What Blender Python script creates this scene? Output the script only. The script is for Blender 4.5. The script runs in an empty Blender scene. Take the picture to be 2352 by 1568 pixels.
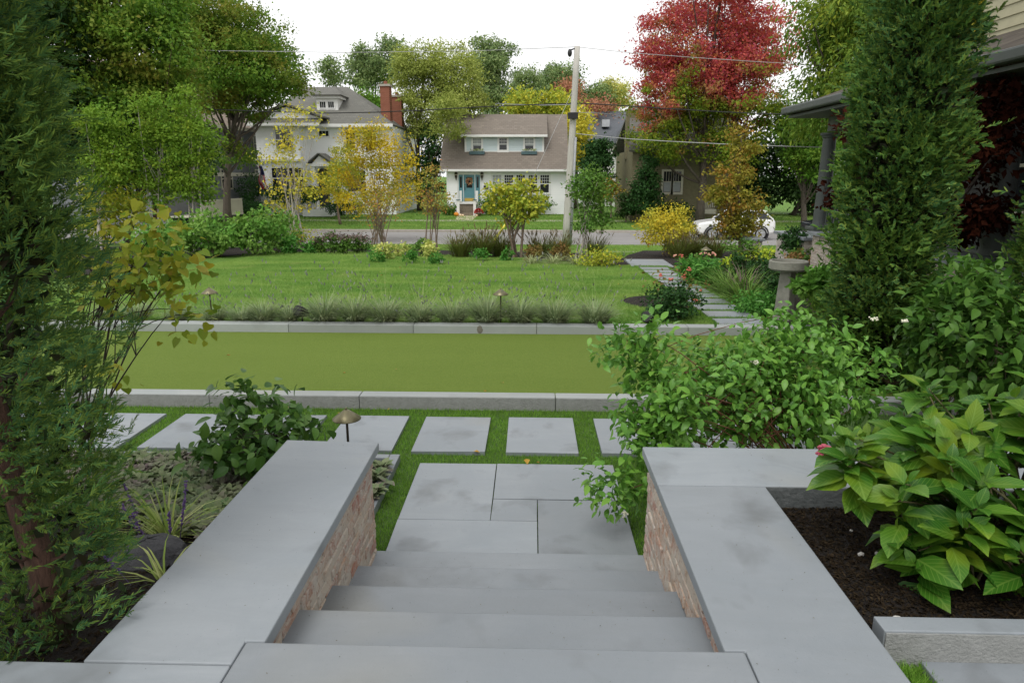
import bpy, bmesh, math, random
import numpy as np
from mathutils import Vector, Matrix
R = math.radians
rs = np.random.default_rng(11)
random.seed(5)
sc = bpy.context.scene
COL = sc.collection

# ------------------------------------------------------------------ camera
FPX, CW, CH, ZC = 1568.0, 2352.0, 1568.0, 2.325
def _axes(p, y, r):
    p, y, r = R(p), R(y), R(r)
    f = np.array([-math.sin(y)*math.cos(p), math.cos(y)*math.cos(p), -math.sin(p)])
    rt = np.array([math.cos(y), math.sin(y), 0.0]); up = np.cross(rt, f)
    return rt*math.cos(r)+up*math.sin(r), -rt*math.sin(r)+up*math.cos(r), f
RT, UP, FW = _axes(13.77, 1.66, 0.05)
cd = bpy.data.cameras.new('camera'); cam = bpy.data.objects.new('camera', cd); COL.objects.link(cam)
cd.sensor_width = 36; cd.lens = 24; cd.clip_start = 0.05; cd.clip_end = 3000
M = Matrix.Identity(4)
for i in range(3):
    M[i][0], M[i][1], M[i][2] = RT[i], UP[i], -FW[i]
M[2][3] = ZC
cam.matrix_world = M
sc.camera = cam

# ------------------------------------------------------------------ sky, sun, exposure
SUN_EL, SUN_AZ = 58, 205
w = bpy.data.worlds.new('World'); sc.world = w; w.use_nodes = True
nt = w.node_tree; bg = nt.nodes['Background']
sky = nt.nodes.new('ShaderNodeTexSky'); sky.sky_type = 'NISHITA'; sky.sun_disc = False
sky.sun_elevation = R(SUN_EL); sky.sun_rotation = R(SUN_AZ); sky.dust_density = 1.0; sky.air_density = 1.0
hs = nt.nodes.new('ShaderNodeHueSaturation'); hs.inputs['Saturation'].default_value = 0.10; hs.inputs['Value'].default_value = 60.0
gm = nt.nodes.new('ShaderNodeGamma'); gm.inputs[1].default_value = 0.25
nt.links.new(sky.outputs[0], hs.inputs['Color']); nt.links.new(hs.outputs[0], gm.inputs[0]); 
tcw = nt.nodes.new('ShaderNodeTexCoord'); cn = nt.nodes.new('ShaderNodeTexNoise'); cn.inputs['Scale'].default_value = 2.2; cn.inputs['Detail'].default_value = 6
nt.links.new(tcw.outputs['Generated'], cn.inputs['Vector']); cr_ = nt.nodes.new('ShaderNodeMapRange'); cr_.inputs[1].default_value = .3; cr_.inputs[2].default_value = .7; cr_.inputs[3].default_value = .74; cr_.inputs[4].default_value = .92
nt.links.new(cn.outputs['Fac'], cr_.inputs[0]); cm_ = nt.nodes.new('ShaderNodeMix'); cm_.data_type = 'RGBA'; cm_.blend_type = 'MULTIPLY'; cm_.inputs[0].default_value = 1
nt.links.new(gm.outputs[0], cm_.inputs[6]); nt.links.new(cr_.outputs[0], cm_.inputs[7]); nt.links.new(cm_.outputs[2], bg.inputs['Color'])
bg.inputs['Strength'].default_value = 0.15
sd = bpy.data.lights.new('sun', 'SUN'); sd.energy = 0.7; sd.angle = R(25); sd.color = (1, 0.97, 0.92)
so = bpy.data.objects.new('sun', sd); COL.objects.link(so)
sdir = Vector((math.sin(R(SUN_AZ))*math.cos(R(SUN_EL)), math.cos(R(SUN_AZ))*math.cos(R(SUN_EL)), math.sin(R(SUN_EL))))
so.rotation_euler = sdir.to_track_quat('Z', 'Y').to_euler()
vs = sc.view_settings; vs.view_transform = 'Standard'; vs.look = 'None'; vs.gamma = 1; vs.exposure = 1.25
sc.cycles.max_bounces = 6; sc.cycles.transparent_max_bounces = 8

# ------------------------------------------------------------------ pixel rays (2352 x 1568 grid of the photograph) used to survey the place
def ray(px, py): return FW + RT*((px-CW/2)/FPX) - UP*((py-CH/2)/FPX)
def P(px, py, z):
    d = ray(px, py); t = (z-ZC)/d[2]; return np.array([d[0]*t, d[1]*t, z])
def PY(px, py, Y):
    d = ray(px, py); t = Y/d[1]; return np.array([d[0]*t, Y, ZC+d[2]*t])
KN = [(-60, -.06), (10.0, -.06), (10.16, .06), (20.7, -.205), (26, -.5), (32.4, -.93), (32.6, -1.12), (41.0, -1.12), (41.2, -.92), (47, -.78), (53, -.63), (75, -.6), (900, -.6)]
KX, KZ = [k[0] for k in KN], [k[1] for k in KN]
def tz(y): return np.interp(y, KX, KZ)
def PT(px, py):
    d = ray(px, py); t = 2.0
    while t < 300:
        q = d*t
        if ZC+q[2] <= tz(q[1]): break
        t += 0.05
    q = d*t; return np.array([q[0], q[1], float(tz(q[1]))])

# ------------------------------------------------------------------ materials
MATS = {}
def newmat(name):
    m = bpy.data.materials.new(name); m.use_nodes = True; MATS[name] = m
    return m, m.node_tree.nodes, m.node_tree.links, m.node_tree.nodes['Principled BSDF']
def c4(c): return (c[0], c[1], c[2], 1)
def mixc(N, L, fac, a, b, mode='MIX'):
    x = N.new('ShaderNodeMix'); x.data_type = 'RGBA'; x.blend_type = mode
    for s, v in ((0, fac), (6, a), (7, b)):
        if isinstance(v, bpy.types.NodeSocket): L.new(v, x.inputs[s])
        else: x.inputs[s].default_value = v if s == 0 else c4(v)
    return x.outputs[2]
def noise(N, L, vec, scale, detail=4, rough=.6, dist=0):
    n = N.new('ShaderNodeTexNoise'); n.inputs['Scale'].default_value = scale; n.inputs['Detail'].default_value = detail
    n.inputs['Roughness'].default_value = rough; n.inputs['Distortion'].default_value = dist
    if vec is not None: L.new(vec, n.inputs['Vector'])
    return n.outputs['Fac']
def rampf(N, L, s, lo, hi):
    r = N.new('ShaderNodeMapRange'); r.inputs[1].default_value = lo; r.inputs[2].default_value = hi
    L.new(s, r.inputs[0]); return r.outputs[0]
def coord(N, L, kind='Object', scale=(1, 1, 1)):
    t = N.new('ShaderNodeTexCoord'); mp = N.new('ShaderNodeMapping'); mp.inputs['Scale'].default_value = scale
    L.new(t.outputs[kind], mp.inputs[0]); return mp.outputs[0]
def bump(N, L, B, h, st, dist=.02):
    b = N.new('ShaderNodeBump'); b.inputs['Strength'].default_value = st; b.inputs['Distance'].default_value = dist
    L.new(h, b.inputs['Height']); L.new(b.outputs[0], B.inputs['Normal'])
def pm(name, c1, c2=None, scale=8, rough=.7, bst=0, bscale=40, metal=0, stretch=(1, 1, 1), spec=.4, bdist=.01):
    m, N, L, B = newmat(name); B.inputs['Roughness'].default_value = rough; B.inputs['Metallic'].default_value = metal
    B.inputs['Specular IOR Level'].default_value = spec
    if c2 is None: c2 = tuple(v*.82 for v in c1)
    v = coord(N, L, 'Object', stretch)
    f = rampf(N, L, noise(N, L, v, scale), .3, .7)
    L.new(mixc(N, L, f, c1, c2), B.inputs['Base Color'])
    if bst: bump(N, L, B, noise(N, L, v, bscale, 6), bst, bdist)
    return m
def stonemat(name, base, warm=.0, stain=1.0, island=True, world=True):
    m, N, L, B = newmat(name); B.inputs['Roughness'].default_value = .52; B.inputs['Specular IOR Level'].default_value = .5
    g = N.new('ShaderNodeNewGeometry'); v = g.outputs['Position']
    oi = N.new('ShaderNodeObjectInfo')
    a = tuple(x*1.07 for x in base); b = (base[0]*.88, base[1]*.91, base[2]*.93)
    c = mixc(N, L, rampf(N, L, noise(N, L, v, 1.7, 6, .65, .6), .32, .7), a, b)
    mp = N.new('ShaderNodeMapping'); mp.inputs['Scale'].default_value = (1.5, 7, 6); L.new(v, mp.inputs[0])
    c = mixc(N, L, rampf(N, L, noise(N, L, mp.outputs[0], 1.4, 5, .6, .8), .4, .85), c, (base[0]*.91, base[1]*.92, base[2]*.92))
    st = rampf(N, L, noise(N, L, v, 2.1, 4, .55, .25), .56, .70)
    ml = N.new('ShaderNodeMath'); ml.operation = 'MULTIPLY'; ml.inputs[1].default_value = stain; L.new(st, ml.inputs[0])
    c = mixc(N, L, ml.outputs[0], c, (base[0]*.66, base[1]*.66, base[2]*.65))
    wm = rampf(N, L, noise(N, L, v, 1.1, 2, .5, .4), .58, .72)
    mw = N.new('ShaderNodeMath'); mw.operation = 'MULTIPLY'; mw.inputs[1].default_value = .35+warm; L.new(wm, mw.inputs[0])
    c = mixc(N, L, mw.outputs[0], c, (base[0]*1.08, base[1]*.98, base[2]*.8))
    sp = rampf(N, L, noise(N, L, v, 120, 2, .5), .72, .77)
    c = mixc(N, L, sp, c, (base[0]*.5, base[1]*.5, base[2]*.5))
    hv = N.new('ShaderNodeHueSaturation'); L.new(c, hv.inputs['Color'])
    rv = N.new('ShaderNodeMapRange'); rv.inputs[3].default_value = .86; rv.inputs[4].default_value = 1.08
    L.new(oi.outputs['Random'], rv.inputs[0]); L.new(rv.outputs[0], hv.inputs['Value'])
    L.new(hv.outputs[0], B.inputs['Base Color'])
    bump(N, L, B, noise(N, L, v, 60, 8, .7), .25, .006)
    return m
def leafmat(name, cols, clump=None, cscale=1.2, trans=.28, rough=.5, veins=None, ztop=None, spec=.14, crange=(.42, .62), k=1.55):
    cols = list(cols)*(2 if len(cols) == 1 else 1); clump = clump and list(clump)*(2 if len(clump) == 1 else 1)
    kk = (k, k*1.03, k*.78); cols = [tuple(min(.9, v*q) for v, q in zip(c, kk)) for c in cols]; clump = clump and [tuple(min(.9, v*q) for v, q in zip(c, kk)) for c in clump]; veins = veins and tuple(v*k for v in veins)
    m, N, L, B = newmat(name); B.inputs['Roughness'].default_value = rough; B.inputs['Specular IOR Level'].default_value = spec
    g = N.new('ShaderNodeNewGeometry'); r = N.new('ShaderNodeValToRGB'); L.new(g.outputs['Random Per Island'], r.inputs[0])
    while len(r.color_ramp.elements) < len(cols): r.color_ramp.elements.new(.5)
    for i, c in enumerate(cols):
        r.color_ramp.elements[i].position = i/max(1, len(cols)-1); r.color_ramp.elements[i].color = c4(c)
    c = r.outputs[0]; t = N.new('ShaderNodeTexCoord')
    if clump:
        f = rampf(N, L, noise(N, L, t.outputs['Object'], cscale, 3, .6), *crange)
        r2 = N.new('ShaderNodeValToRGB'); L.new(g.outputs['Random Per Island'], r2.inputs[0])
        while len(r2.color_ramp.elements) < len(clump): r2.color_ramp.elements.new(.5)
        for i, cc in enumerate(clump):
            r2.color_ramp.elements[i].position = i/max(1, len(clump)-1); r2.color_ramp.elements[i].color = c4(cc)
        if ztop:
            s = N.new('ShaderNodeSeparateXYZ'); L.new(t.outputs['Object'], s.inputs[0])
            a = N.new('ShaderNodeMapRange'); a.inputs[1].default_value, a.inputs[2].default_value = ztop; a.inputs[3].default_value = -.55; a.inputs[4].default_value = .42
            L.new(s.outputs[2], a.inputs[0]); ad = N.new('ShaderNodeMath'); ad.use_clamp = True
            L.new(f, ad.inputs[0]); L.new(a.outputs[0], ad.inputs[1]); f = rampf(N, L, ad.outputs[0], .28, .66)
        c = mixc(N, L, f, c, r2.outputs[0])
    if veins:
        u = N.new('ShaderNodeSeparateXYZ'); L.new(t.outputs['UV'], u.inputs[0])
        ab = N.new('ShaderNodeMath'); ab.operation = 'ABSOLUTE'; L.new(u.outputs[0], ab.inputs[0])
        mid = rampf(N, L, ab.outputs[0], .09, .03)
        k = N.new('ShaderNodeMath'); k.operation = 'MULTIPLY_ADD'; k.inputs[1].default_value = -.45; L.new(ab.outputs[0], k.inputs[0]); L.new(u.outputs[1], k.inputs[2])
        k2 = N.new('ShaderNodeMath'); k2.operation = 'MULTIPLY'; k2.inputs[1].default_value = 44; L.new(k.outputs[0], k2.inputs[0])
        sn = N.new('ShaderNodeMath'); sn.operation = 'SINE'; L.new(k2.outputs[0], sn.inputs[0])
        sv = rampf(N, L, sn.outputs[0], .80, 1.0)
        mx = N.new('ShaderNodeMath'); mx.operation = 'MAXIMUM'; L.new(mid, mx.inputs[0]); L.new(sv, mx.inputs[1])
        mm = N.new('ShaderNodeMath'); mm.operation = 'MULTIPLY'; mm.inputs[1].default_value = .38; L.new(mx.outputs[0], mm.inputs[0])
        c = mixc(N, L, mm.outputs[0], c, veins); bump(N, L, B, mx.outputs[0], -.35, .004)
    L.new(c, B.inputs['Base Color'])
    tr = N.new('ShaderNodeBsdfTranslucent'); L.new(c, tr.inputs[0])
    ms = N.new('ShaderNodeMixShader'); ms.inputs[0].default_value = trans
    L.new(B.outputs[0], ms.inputs[1]); L.new(tr.outputs[0], ms.inputs[2]); L.new(ms.outputs[0], N['Material Output'].inputs[0])
    return m
def shinglemat(name, c1, c2, row=.14, wdt=.32, axis='xz'):
    m, N, L, B = newmat(name); B.inputs['Roughness'].default_value = .9; B.inputs['Specular IOR Level'].default_value = .2
    t = N.new('ShaderNodeTexCoord'); s = N.new('ShaderNodeSeparateXYZ'); L.new(t.outputs['Object'], s.inputs[0])
    cb = N.new('ShaderNodeCombineXYZ'); L.new(s.outputs[0 if axis == 'xz' else 1], cb.inputs[0])
    L.new(s.outputs[2], cb.inputs[1])
    b = N.new('ShaderNodeTexBrick'); L.new(cb.outputs[0], b.inputs['Vector'])
    b.inputs['Color1'].default_value = c4(c1); b.inputs['Color2'].default_value = c4(c2); b.inputs['Mortar'].default_value = c4(tuple(x*.5 for x in c2))
    b.inputs['Scale'].default_value = 1; b.inputs['Mortar Size'].default_value = .008; b.inputs['Brick Width'].default_value = wdt; b.inputs['Row Height'].default_value = row
    f = rampf(N, L, noise(N, L, t.outputs['Object'], .9, 5), .35, .7)
    c = mixc(N, L, f, b.outputs['Color'], tuple((x+y)*.42 for x, y in zip(c1, c2)))
    L.new(c, B.inputs['Base Color']); bump(N, L, B, b.outputs['Fac'], -.4, .02)
    return m
def brickmat(name, cols, wash=(.50, .46, .41), amt=(.34, .62)):
    m, N, L, B = newmat(name); B.inputs['Roughness'].default_value = .9; B.inputs['Specular IOR Level'].default_value = .15
    g = N.new('ShaderNodeNewGeometry'); r = N.new('ShaderNodeValToRGB'); L.new(g.outputs['Random Per Island'], r.inputs[0])
    while len(r.color_ramp.elements) < len(cols): r.color_ramp.elements.new(.5)
    for i, c in enumerate(cols):
        r.color_ramp.elements[i].position = i/(len(cols)-1); r.color_ramp.elements[i].color = c4(c)
    f = rampf(N, L, noise(N, L, g.outputs['Position'], 11, 6, .7, 1.0), *amt)
    c = mixc(N, L, f, r.outputs[0], wash)
    d = rampf(N, L, noise(N, L, g.outputs['Position'], 45, 4, .7), .55, .75)
    c = mixc(N, L, d, c, tuple(x*.6 for x in cols[0]))
    L.new(c, B.inputs['Base Color']); bump(N, L, B, noise(N, L, g.outputs['Position'], 50, 8, .75), .6, .012)
    return m

# ------------------------------------------------------------------ geometry helpers
class Geo:
    def __init__(s): s.v = []; s.f = []; s.m = []
    def add(s, V, F, mi=0):
        o = len(s.v); s.v += [tuple(map(float, p)) for p in V]; s.f += [tuple(i+o for i in f) for f in F]; s.m += [mi]*len(F); return s
    def box(s, a, b, mi=0, jit=0):
        x0, y0, z0 = a; x1, y1, z1 = b
        V = [(x0, y0, z0), (x1, y0, z0), (x1, y1, z0), (x0, y1, z0), (x0, y0, z1), (x1, y0, z1), (x1, y1, z1), (x0, y1, z1)]
        if jit: V = [tuple(c+random.uniform(-jit, jit) for c in p) for p in V]
        return s.add(V, [(0, 3, 2, 1), (4, 5, 6, 7), (0, 1, 5, 4), (1, 2, 6, 5), (2, 3, 7, 6), (3, 0, 4, 7)], mi)
    def prism(s, poly, z0, z1, mi=0):
        n = len(poly); V = [(p[0], p[1], z0) for p in poly]+[(p[0], p[1], z1) for p in poly]
        return s.add(V, [tuple(range(n))[::-1], tuple(range(n, 2*n))]+[(i, (i+1) % n, n+(i+1) % n, n+i) for i in range(n)], mi)
    def quad(s, a, b, c, d, th=0, mi=0):
        if not th: return s.add([a, b, c, d], [(0, 1, 2, 3)], mi)
        a, b, c, d = map(np.array, (a, b, c, d)); n = np.cross(b-a, d-a); n = n/np.linalg.norm(n)*th
        V = [a, b, c, d, a-n, b-n, c-n, d-n]
        return s.add(V, [(0, 1, 2, 3), (7, 6, 5, 4), (0, 4, 5, 1), (1, 5, 6, 2), (2, 6, 7, 3), (3, 7, 4, 0)], mi)
    def tri(s, a, b, c, th, mi=0):
        a, b, c = map(np.array, (a, b, c)); n = np.cross(b-a, c-a); n = n/np.linalg.norm(n)*th
        return s.add([a, b, c, a-n, b-n, c-n], [(0, 1, 2), (5, 4, 3), (0, 3, 4, 1), (1, 4, 5, 2), (2, 5, 3, 0)], mi)
    def tube(s, pts, rad, n=8, cap=True, mi=0):
        pts = [np.array(p, float) for p in pts]; k = len(pts)
        if not hasattr(rad, '__len__'): rad = [rad]*k
        V = []; ref = None
        for i in range(k):
            t = pts[min(i+1, k-1)]-pts[max(i-1, 0)]; t = t/(np.linalg.norm(t)+1e-9)
            if ref is None:
                ref = np.cross(t, (0, 1, 0) if abs(t[1]) < .9 else (1, 0, 0))
            ref = ref-t*np.dot(ref, t); ref /= np.linalg.norm(ref); b = np.cross(t, ref)
            for j in range(n):
                a = 2*math.pi*j/n; V.append(pts[i]+rad[i]*(ref*math.cos(a)+b*math.sin(a)))
        Fc = [(i*n+j, i*n+(j+1) % n, (i+1)*n+(j+1) % n, (i+1)*n+j) for i in range(k-1) for j in range(n)]
        if cap: Fc += [tuple(range(n))[::-1], tuple((k-1)*n+j for j in range(n))]
        return s.add(V, Fc, mi)
    def lathe(s, prof, c=(0, 0, 0), n=20, mi=0, ax=None):
        V = []
        for r, z in prof:
            for j in range(n):
                a = 2*math.pi*j/n; V.append((r*math.cos(a), r*math.sin(a), z))
        if ax is not None:
            q = Vector((0, 0, 1)).rotation_difference(Vector(ax)); V = [tuple(q @ Vector(p)) for p in V]
        V = [(p[0]+c[0], p[1]+c[1], p[2]+c[2]) for p in V]; k = len(prof)
        Fc = [(i*n+j, i*n+(j+1) % n, (i+1)*n+(j+1) % n, (i+1)*n+j) for i in range(k-1) for j in range(n)]
        Fc += [tuple(range(n))[::-1], tuple((k-1)*n+j for j in range(n))]
        return s.add(V, Fc, mi)
    def blob(s, c, r, n=10, k=7, jit=.0, mi=0):
        V = []; Fc = []
        for i in range(k+1):
            a = math.pi*i/k
            for j in range(n):
                b = 2*math.pi*j/n; q = 1+random.uniform(-jit, jit)
                V.append((c[0]+r[0]*q*math.sin(a)*math.cos(b), c[1]+r[1]*q*math.sin(a)*math.sin(b), c[2]+r[2]*q*math.cos(a)))
        for i in range(k):
            for j in range(n): Fc.append((i*n+j, (i+1)*n+j, (i+1)*n+(j+1) % n, i*n+(j+1) % n))
        return s.add(V, Fc, mi)
    def rot(s, ang, piv=(0, 0, 0)):
        ca, sa = math.cos(ang), math.sin(ang)
        s.v = [(piv[0]+(x-piv[0])*ca-(y-piv[1])*sa, piv[1]+(x-piv[0])*sa+(y-piv[1])*ca, z) for x, y, z in s.v]; return s
    def part(s, name, mats, parent=None, bevel=0, smooth=False, world=True, label=None):
        me = bpy.data.meshes.new(name); V = s.v
        if parent is not None and world:
            o = wloc(parent); V = [(x-o[0], y-o[1], z-o[2]) for x, y, z in V]
        me.from_pydata(V, [], s.f)
        for m in (mats if isinstance(mats, (list, tuple)) else [mats]): me.materials.append(m)
        if max(s.m or [0]): me.polygons.foreach_set('material_index', s.m)
        if smooth: me.polygons.foreach_set('use_smooth', [True]*len(s.f))
        ob = bpy.data.objects.new(name, me); COL.objects.link(ob)
        if parent is not None: ob.parent = parent
        if bevel:
            b = ob.modifiers.new('bevel', 'BEVEL'); b.width = bevel; b.segments = 2; b.limit_method = 'ANGLE'; b.angle_limit = R(40)
        if label: ob['label'] = label
        return ob
def wloc(o):
    p = np.array(o.location)
    while o.parent is not None: o = o.parent; p = p+np.array(o.location)
    return p
def tag(o, label=None, cat=None, group=None, kind=None):
    if label: o['label'] = label
    if cat: o['category'] = cat
    if group: o['group'] = group
    if kind: o['kind'] = kind
    return o
def thing(name, label, cat, loc=(0, 0, 0), group=None, rz=0):
    o = bpy.data.objects.new(name, None); COL.objects.link(o); o.location = tuple(map(float, loc)); o.rotation_euler = (0, 0, rz)
    o.empty_display_size = .1
    return tag(o, label, cat, group)
def copy_tree(o, parent=None):
    c = o.copy(); COL.objects.link(c); c.parent = parent
    for ch in [x for x in o.children]: copy_tree(ch, c)
    return c
def npmesh(name, V, Fc, mat, parent=None, uv=None, smooth=False):
    if parent is not None: V = V-wloc(parent)[None, :]
    me = bpy.data.meshes.new(name); nf, k = Fc.shape
    me.vertices.add(len(V)); me.vertices.foreach_set('co', np.ascontiguousarray(V, dtype=np.float32).ravel())
    me.loops.add(nf*k); me.loops.foreach_set('vertex_index', np.ascontiguousarray(Fc, dtype=np.int32).ravel())
    me.polygons.add(nf); me.polygons.foreach_set('loop_start', np.arange(0, nf*k, k, dtype=np.int32))
    if smooth: me.polygons.foreach_set('use_smooth', np.ones(nf, dtype=bool))
    if uv is not None:
        l = me.uv_layers.new(name='UVMap'); l.data.foreach_set('uv', np.ascontiguousarray(uv[Fc.ravel()], dtype=np.float32).ravel())
    me.materials.append(mat); me.update(calc_edges=True)
    ob = bpy.data.objects.new(name, me); COL.objects.link(ob)
    if parent is not None: ob.parent = parent
    return ob
# leaf templates: side, along, normal
def _tp(v, f): 
    v = np.array(v, float); return v, np.array(f, int), np.stack([v[:, 0]*2, v[:, 1]], 1)
T_DIA = _tp([(0, 0, 0), (-.5, .45, .1), (.5, .45, .1), (0, 1, -.1)], [(0, 2, 3), (0, 3, 1)])
T_OVAL = _tp([(0, 0, 0), (-.40, .22, .05), (0, .22, .0), (.40, .22, .05), (-.5, .48, .03), (0, .48, -.03), (.5, .48, .03), (-.34, .75, -.05), (0, .75, -.10), (.34, .75, -.05), (0, 1, -.22)],
             [(0, 2, 1), (0, 3, 2), (1, 2, 5), (1, 5, 4), (2, 3, 6), (2, 6, 5), (4, 5, 8), (4, 8, 7), (5, 6, 9), (5, 9, 8), (7, 8, 10), (8, 9, 10)])
T_HEART = _tp([(0, 0, 0), (-.32, -.10, .04), (-.5, .18, .05), (-.42, .5, .02), (-.2, .8, -.05), (0, 1.02, -.14), (.2, .8, -.05), (.42, .5, .02), (.5, .18, .05), (.32, -.10, .04), (0, .45, -.03)],
              [(0, 10, 1), (1, 10, 2), (2, 10, 3), (3, 10, 4), (4, 10, 5), (5, 10, 6), (6, 10, 7), (7, 10, 8), (8, 10, 9), (9, 10, 0)])
T_BLADE = _tp([(-.5, 0, 0), (.5, 0, 0), (-.42, .4, -.05), (.42, .4, -.05), (-.26, .75, -.22), (.26, .75, -.22), (0, 1, -.5)], [(0, 1, 3), (0, 3, 2), (2, 3, 5), (2, 5, 4), (4, 5, 6)])
T_TRI = _tp([(-.5, 0, 0), (.5, 0, 0), (0, 1, 0)], [(0, 1, 2)])
def _spray(w0=.045, w1=.060):
    v = []; f = []
    def twig(p, a, l, wd, zz):
        i = len(v); d = np.array([math.sin(a), math.cos(a), zz]); s = np.array([math.cos(a), -math.sin(a), 0])
        p = np.array(p); v.extend([p-s*wd*.6, p+s*wd*.6, p+d*l*.6+s*wd*.75, p+d*l*.6-s*wd*.75, p+d*l]); f.extend([(i, i+1, i+2), (i, i+2, i+3), (i+3, i+2, i+4)])
    twig((0, 0, 0), 0, 1, w0, -.1)
    for k in range(13):
        y = .05+.065*k+random.uniform(-.02, .02); sg = random.choice((-1, 1)); a = sg*random.uniform(.25, .8); l = random.uniform(.2, .42)*(1.15-.5*y)
        twig((0, y, -.1*y*y), a, l, w1, random.uniform(-.4, .6))
    return _tp(v, f)
T_SPRAY = _spray(); T_SPRAYF = _spray(.030, .036)
def nrm(a): return a/(np.linalg.norm(a, axis=-1, keepdims=True)+1e-9)
def leaves(name, mat, pos, d, n, Ln, Wd, tpl=T_DIA, parent=None, smooth=False):
    tv, tf, tu = tpl; d = nrm(d); s = nrm(np.cross(d, n)); n2 = np.cross(s, d)
    Ln = np.broadcast_to(np.asarray(Ln, float), (len(pos),)); Wd = np.broadcast_to(np.asarray(Wd, float), (len(pos),))
    V = pos[:, None, :]+s[:, None, :]*(tv[None, :, 0:1]*Wd[:, None, None])+d[:, None, :]*(tv[None, :, 1:2]*Ln[:, None, None])+n2[:, None, :]*(tv[None, :, 2:3]*Ln[:, None, None])
    K = len(tv); Fc = (tf[None]+(np.arange(len(pos))*K)[:, None, None]).reshape(-1, 3)
    return npmesh(name, V.reshape(-1, 3), Fc, mat, parent, np.tile(tu, (len(pos), 1)), smooth)
def rdir(n): return nrm(rs.normal(size=(n, 3)))
def sheet(name, poly, off, mat, kind='structure', cut=None):
    bm = bmesh.new(); bm.faces.new([bm.verts.new((p[0], p[1], 0)) for p in poly])
    ys = [k[0] for k in KN] + (cut or [])
    lo, hi = min(p[1] for p in poly), max(p[1] for p in poly)
    for y in ys:
        if lo < y < hi: bmesh.ops.bisect_plane(bm, geom=bm.verts[:]+bm.edges[:]+bm.faces[:], plane_co=(0, y, 0), plane_no=(0, 1, 0))
    bmesh.ops.triangulate(bm, faces=bm.faces[:])
    for v in bm.verts: v.co.z = float(tz(v.co.y))+off
    for f in bm.faces:
        f.normal_update()
        if f.normal.z < 0: f.normal_flip()
    me = bpy.data.meshes.new(name); bm.to_mesh(me); bm.free(); me.materials.append(mat)
    o = bpy.data.objects.new(name, me); COL.objects.link(o)
    if kind: o['kind'] = kind
    return o
def inpoly(x, y, poly):
    c = np.zeros(len(x), bool); n = len(poly); j = n-1
    for i in range(n):
        xi, yi = poly[i][:2]; xj, yj = poly[j][:2]
        c ^= ((yi > y) != (yj > y)) & (x < (xj-xi)*(y-yi)/(yj-yi+1e-12)+xi); j = i
    return c
def scatter(poly, n, holes=()):
    xs = [p[0] for p in poly]; ys = [p[1] for p in poly]
    x = rs.uniform(min(xs), max(xs), n); y = rs.uniform(min(ys), max(ys), n); k = inpoly(x, y, poly)
    for h in holes: k &= ~inpoly(x, y, h)
    return x[k], y[k]
def grass(name, poly, n, h, wd, mat, off=0, holes=(), zf=None, label=None, lean=.5):
    x, y = scatter(poly, n, holes); z = (tz(y) if zf is None else zf(x, y))+off
    pos = np.stack([x, y, z], 1); d = np.stack([rs.normal(0, lean, len(x)), rs.normal(0, lean, len(x)), np.ones(len(x))], 1)
    o = leaves(name, mat, pos, d, rdir(len(x)), h*rs.uniform(.6, 1.25, len(x)), wd, T_TRI)
    tag(o, label, 'grass', None, 'stuff'); return o

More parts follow.
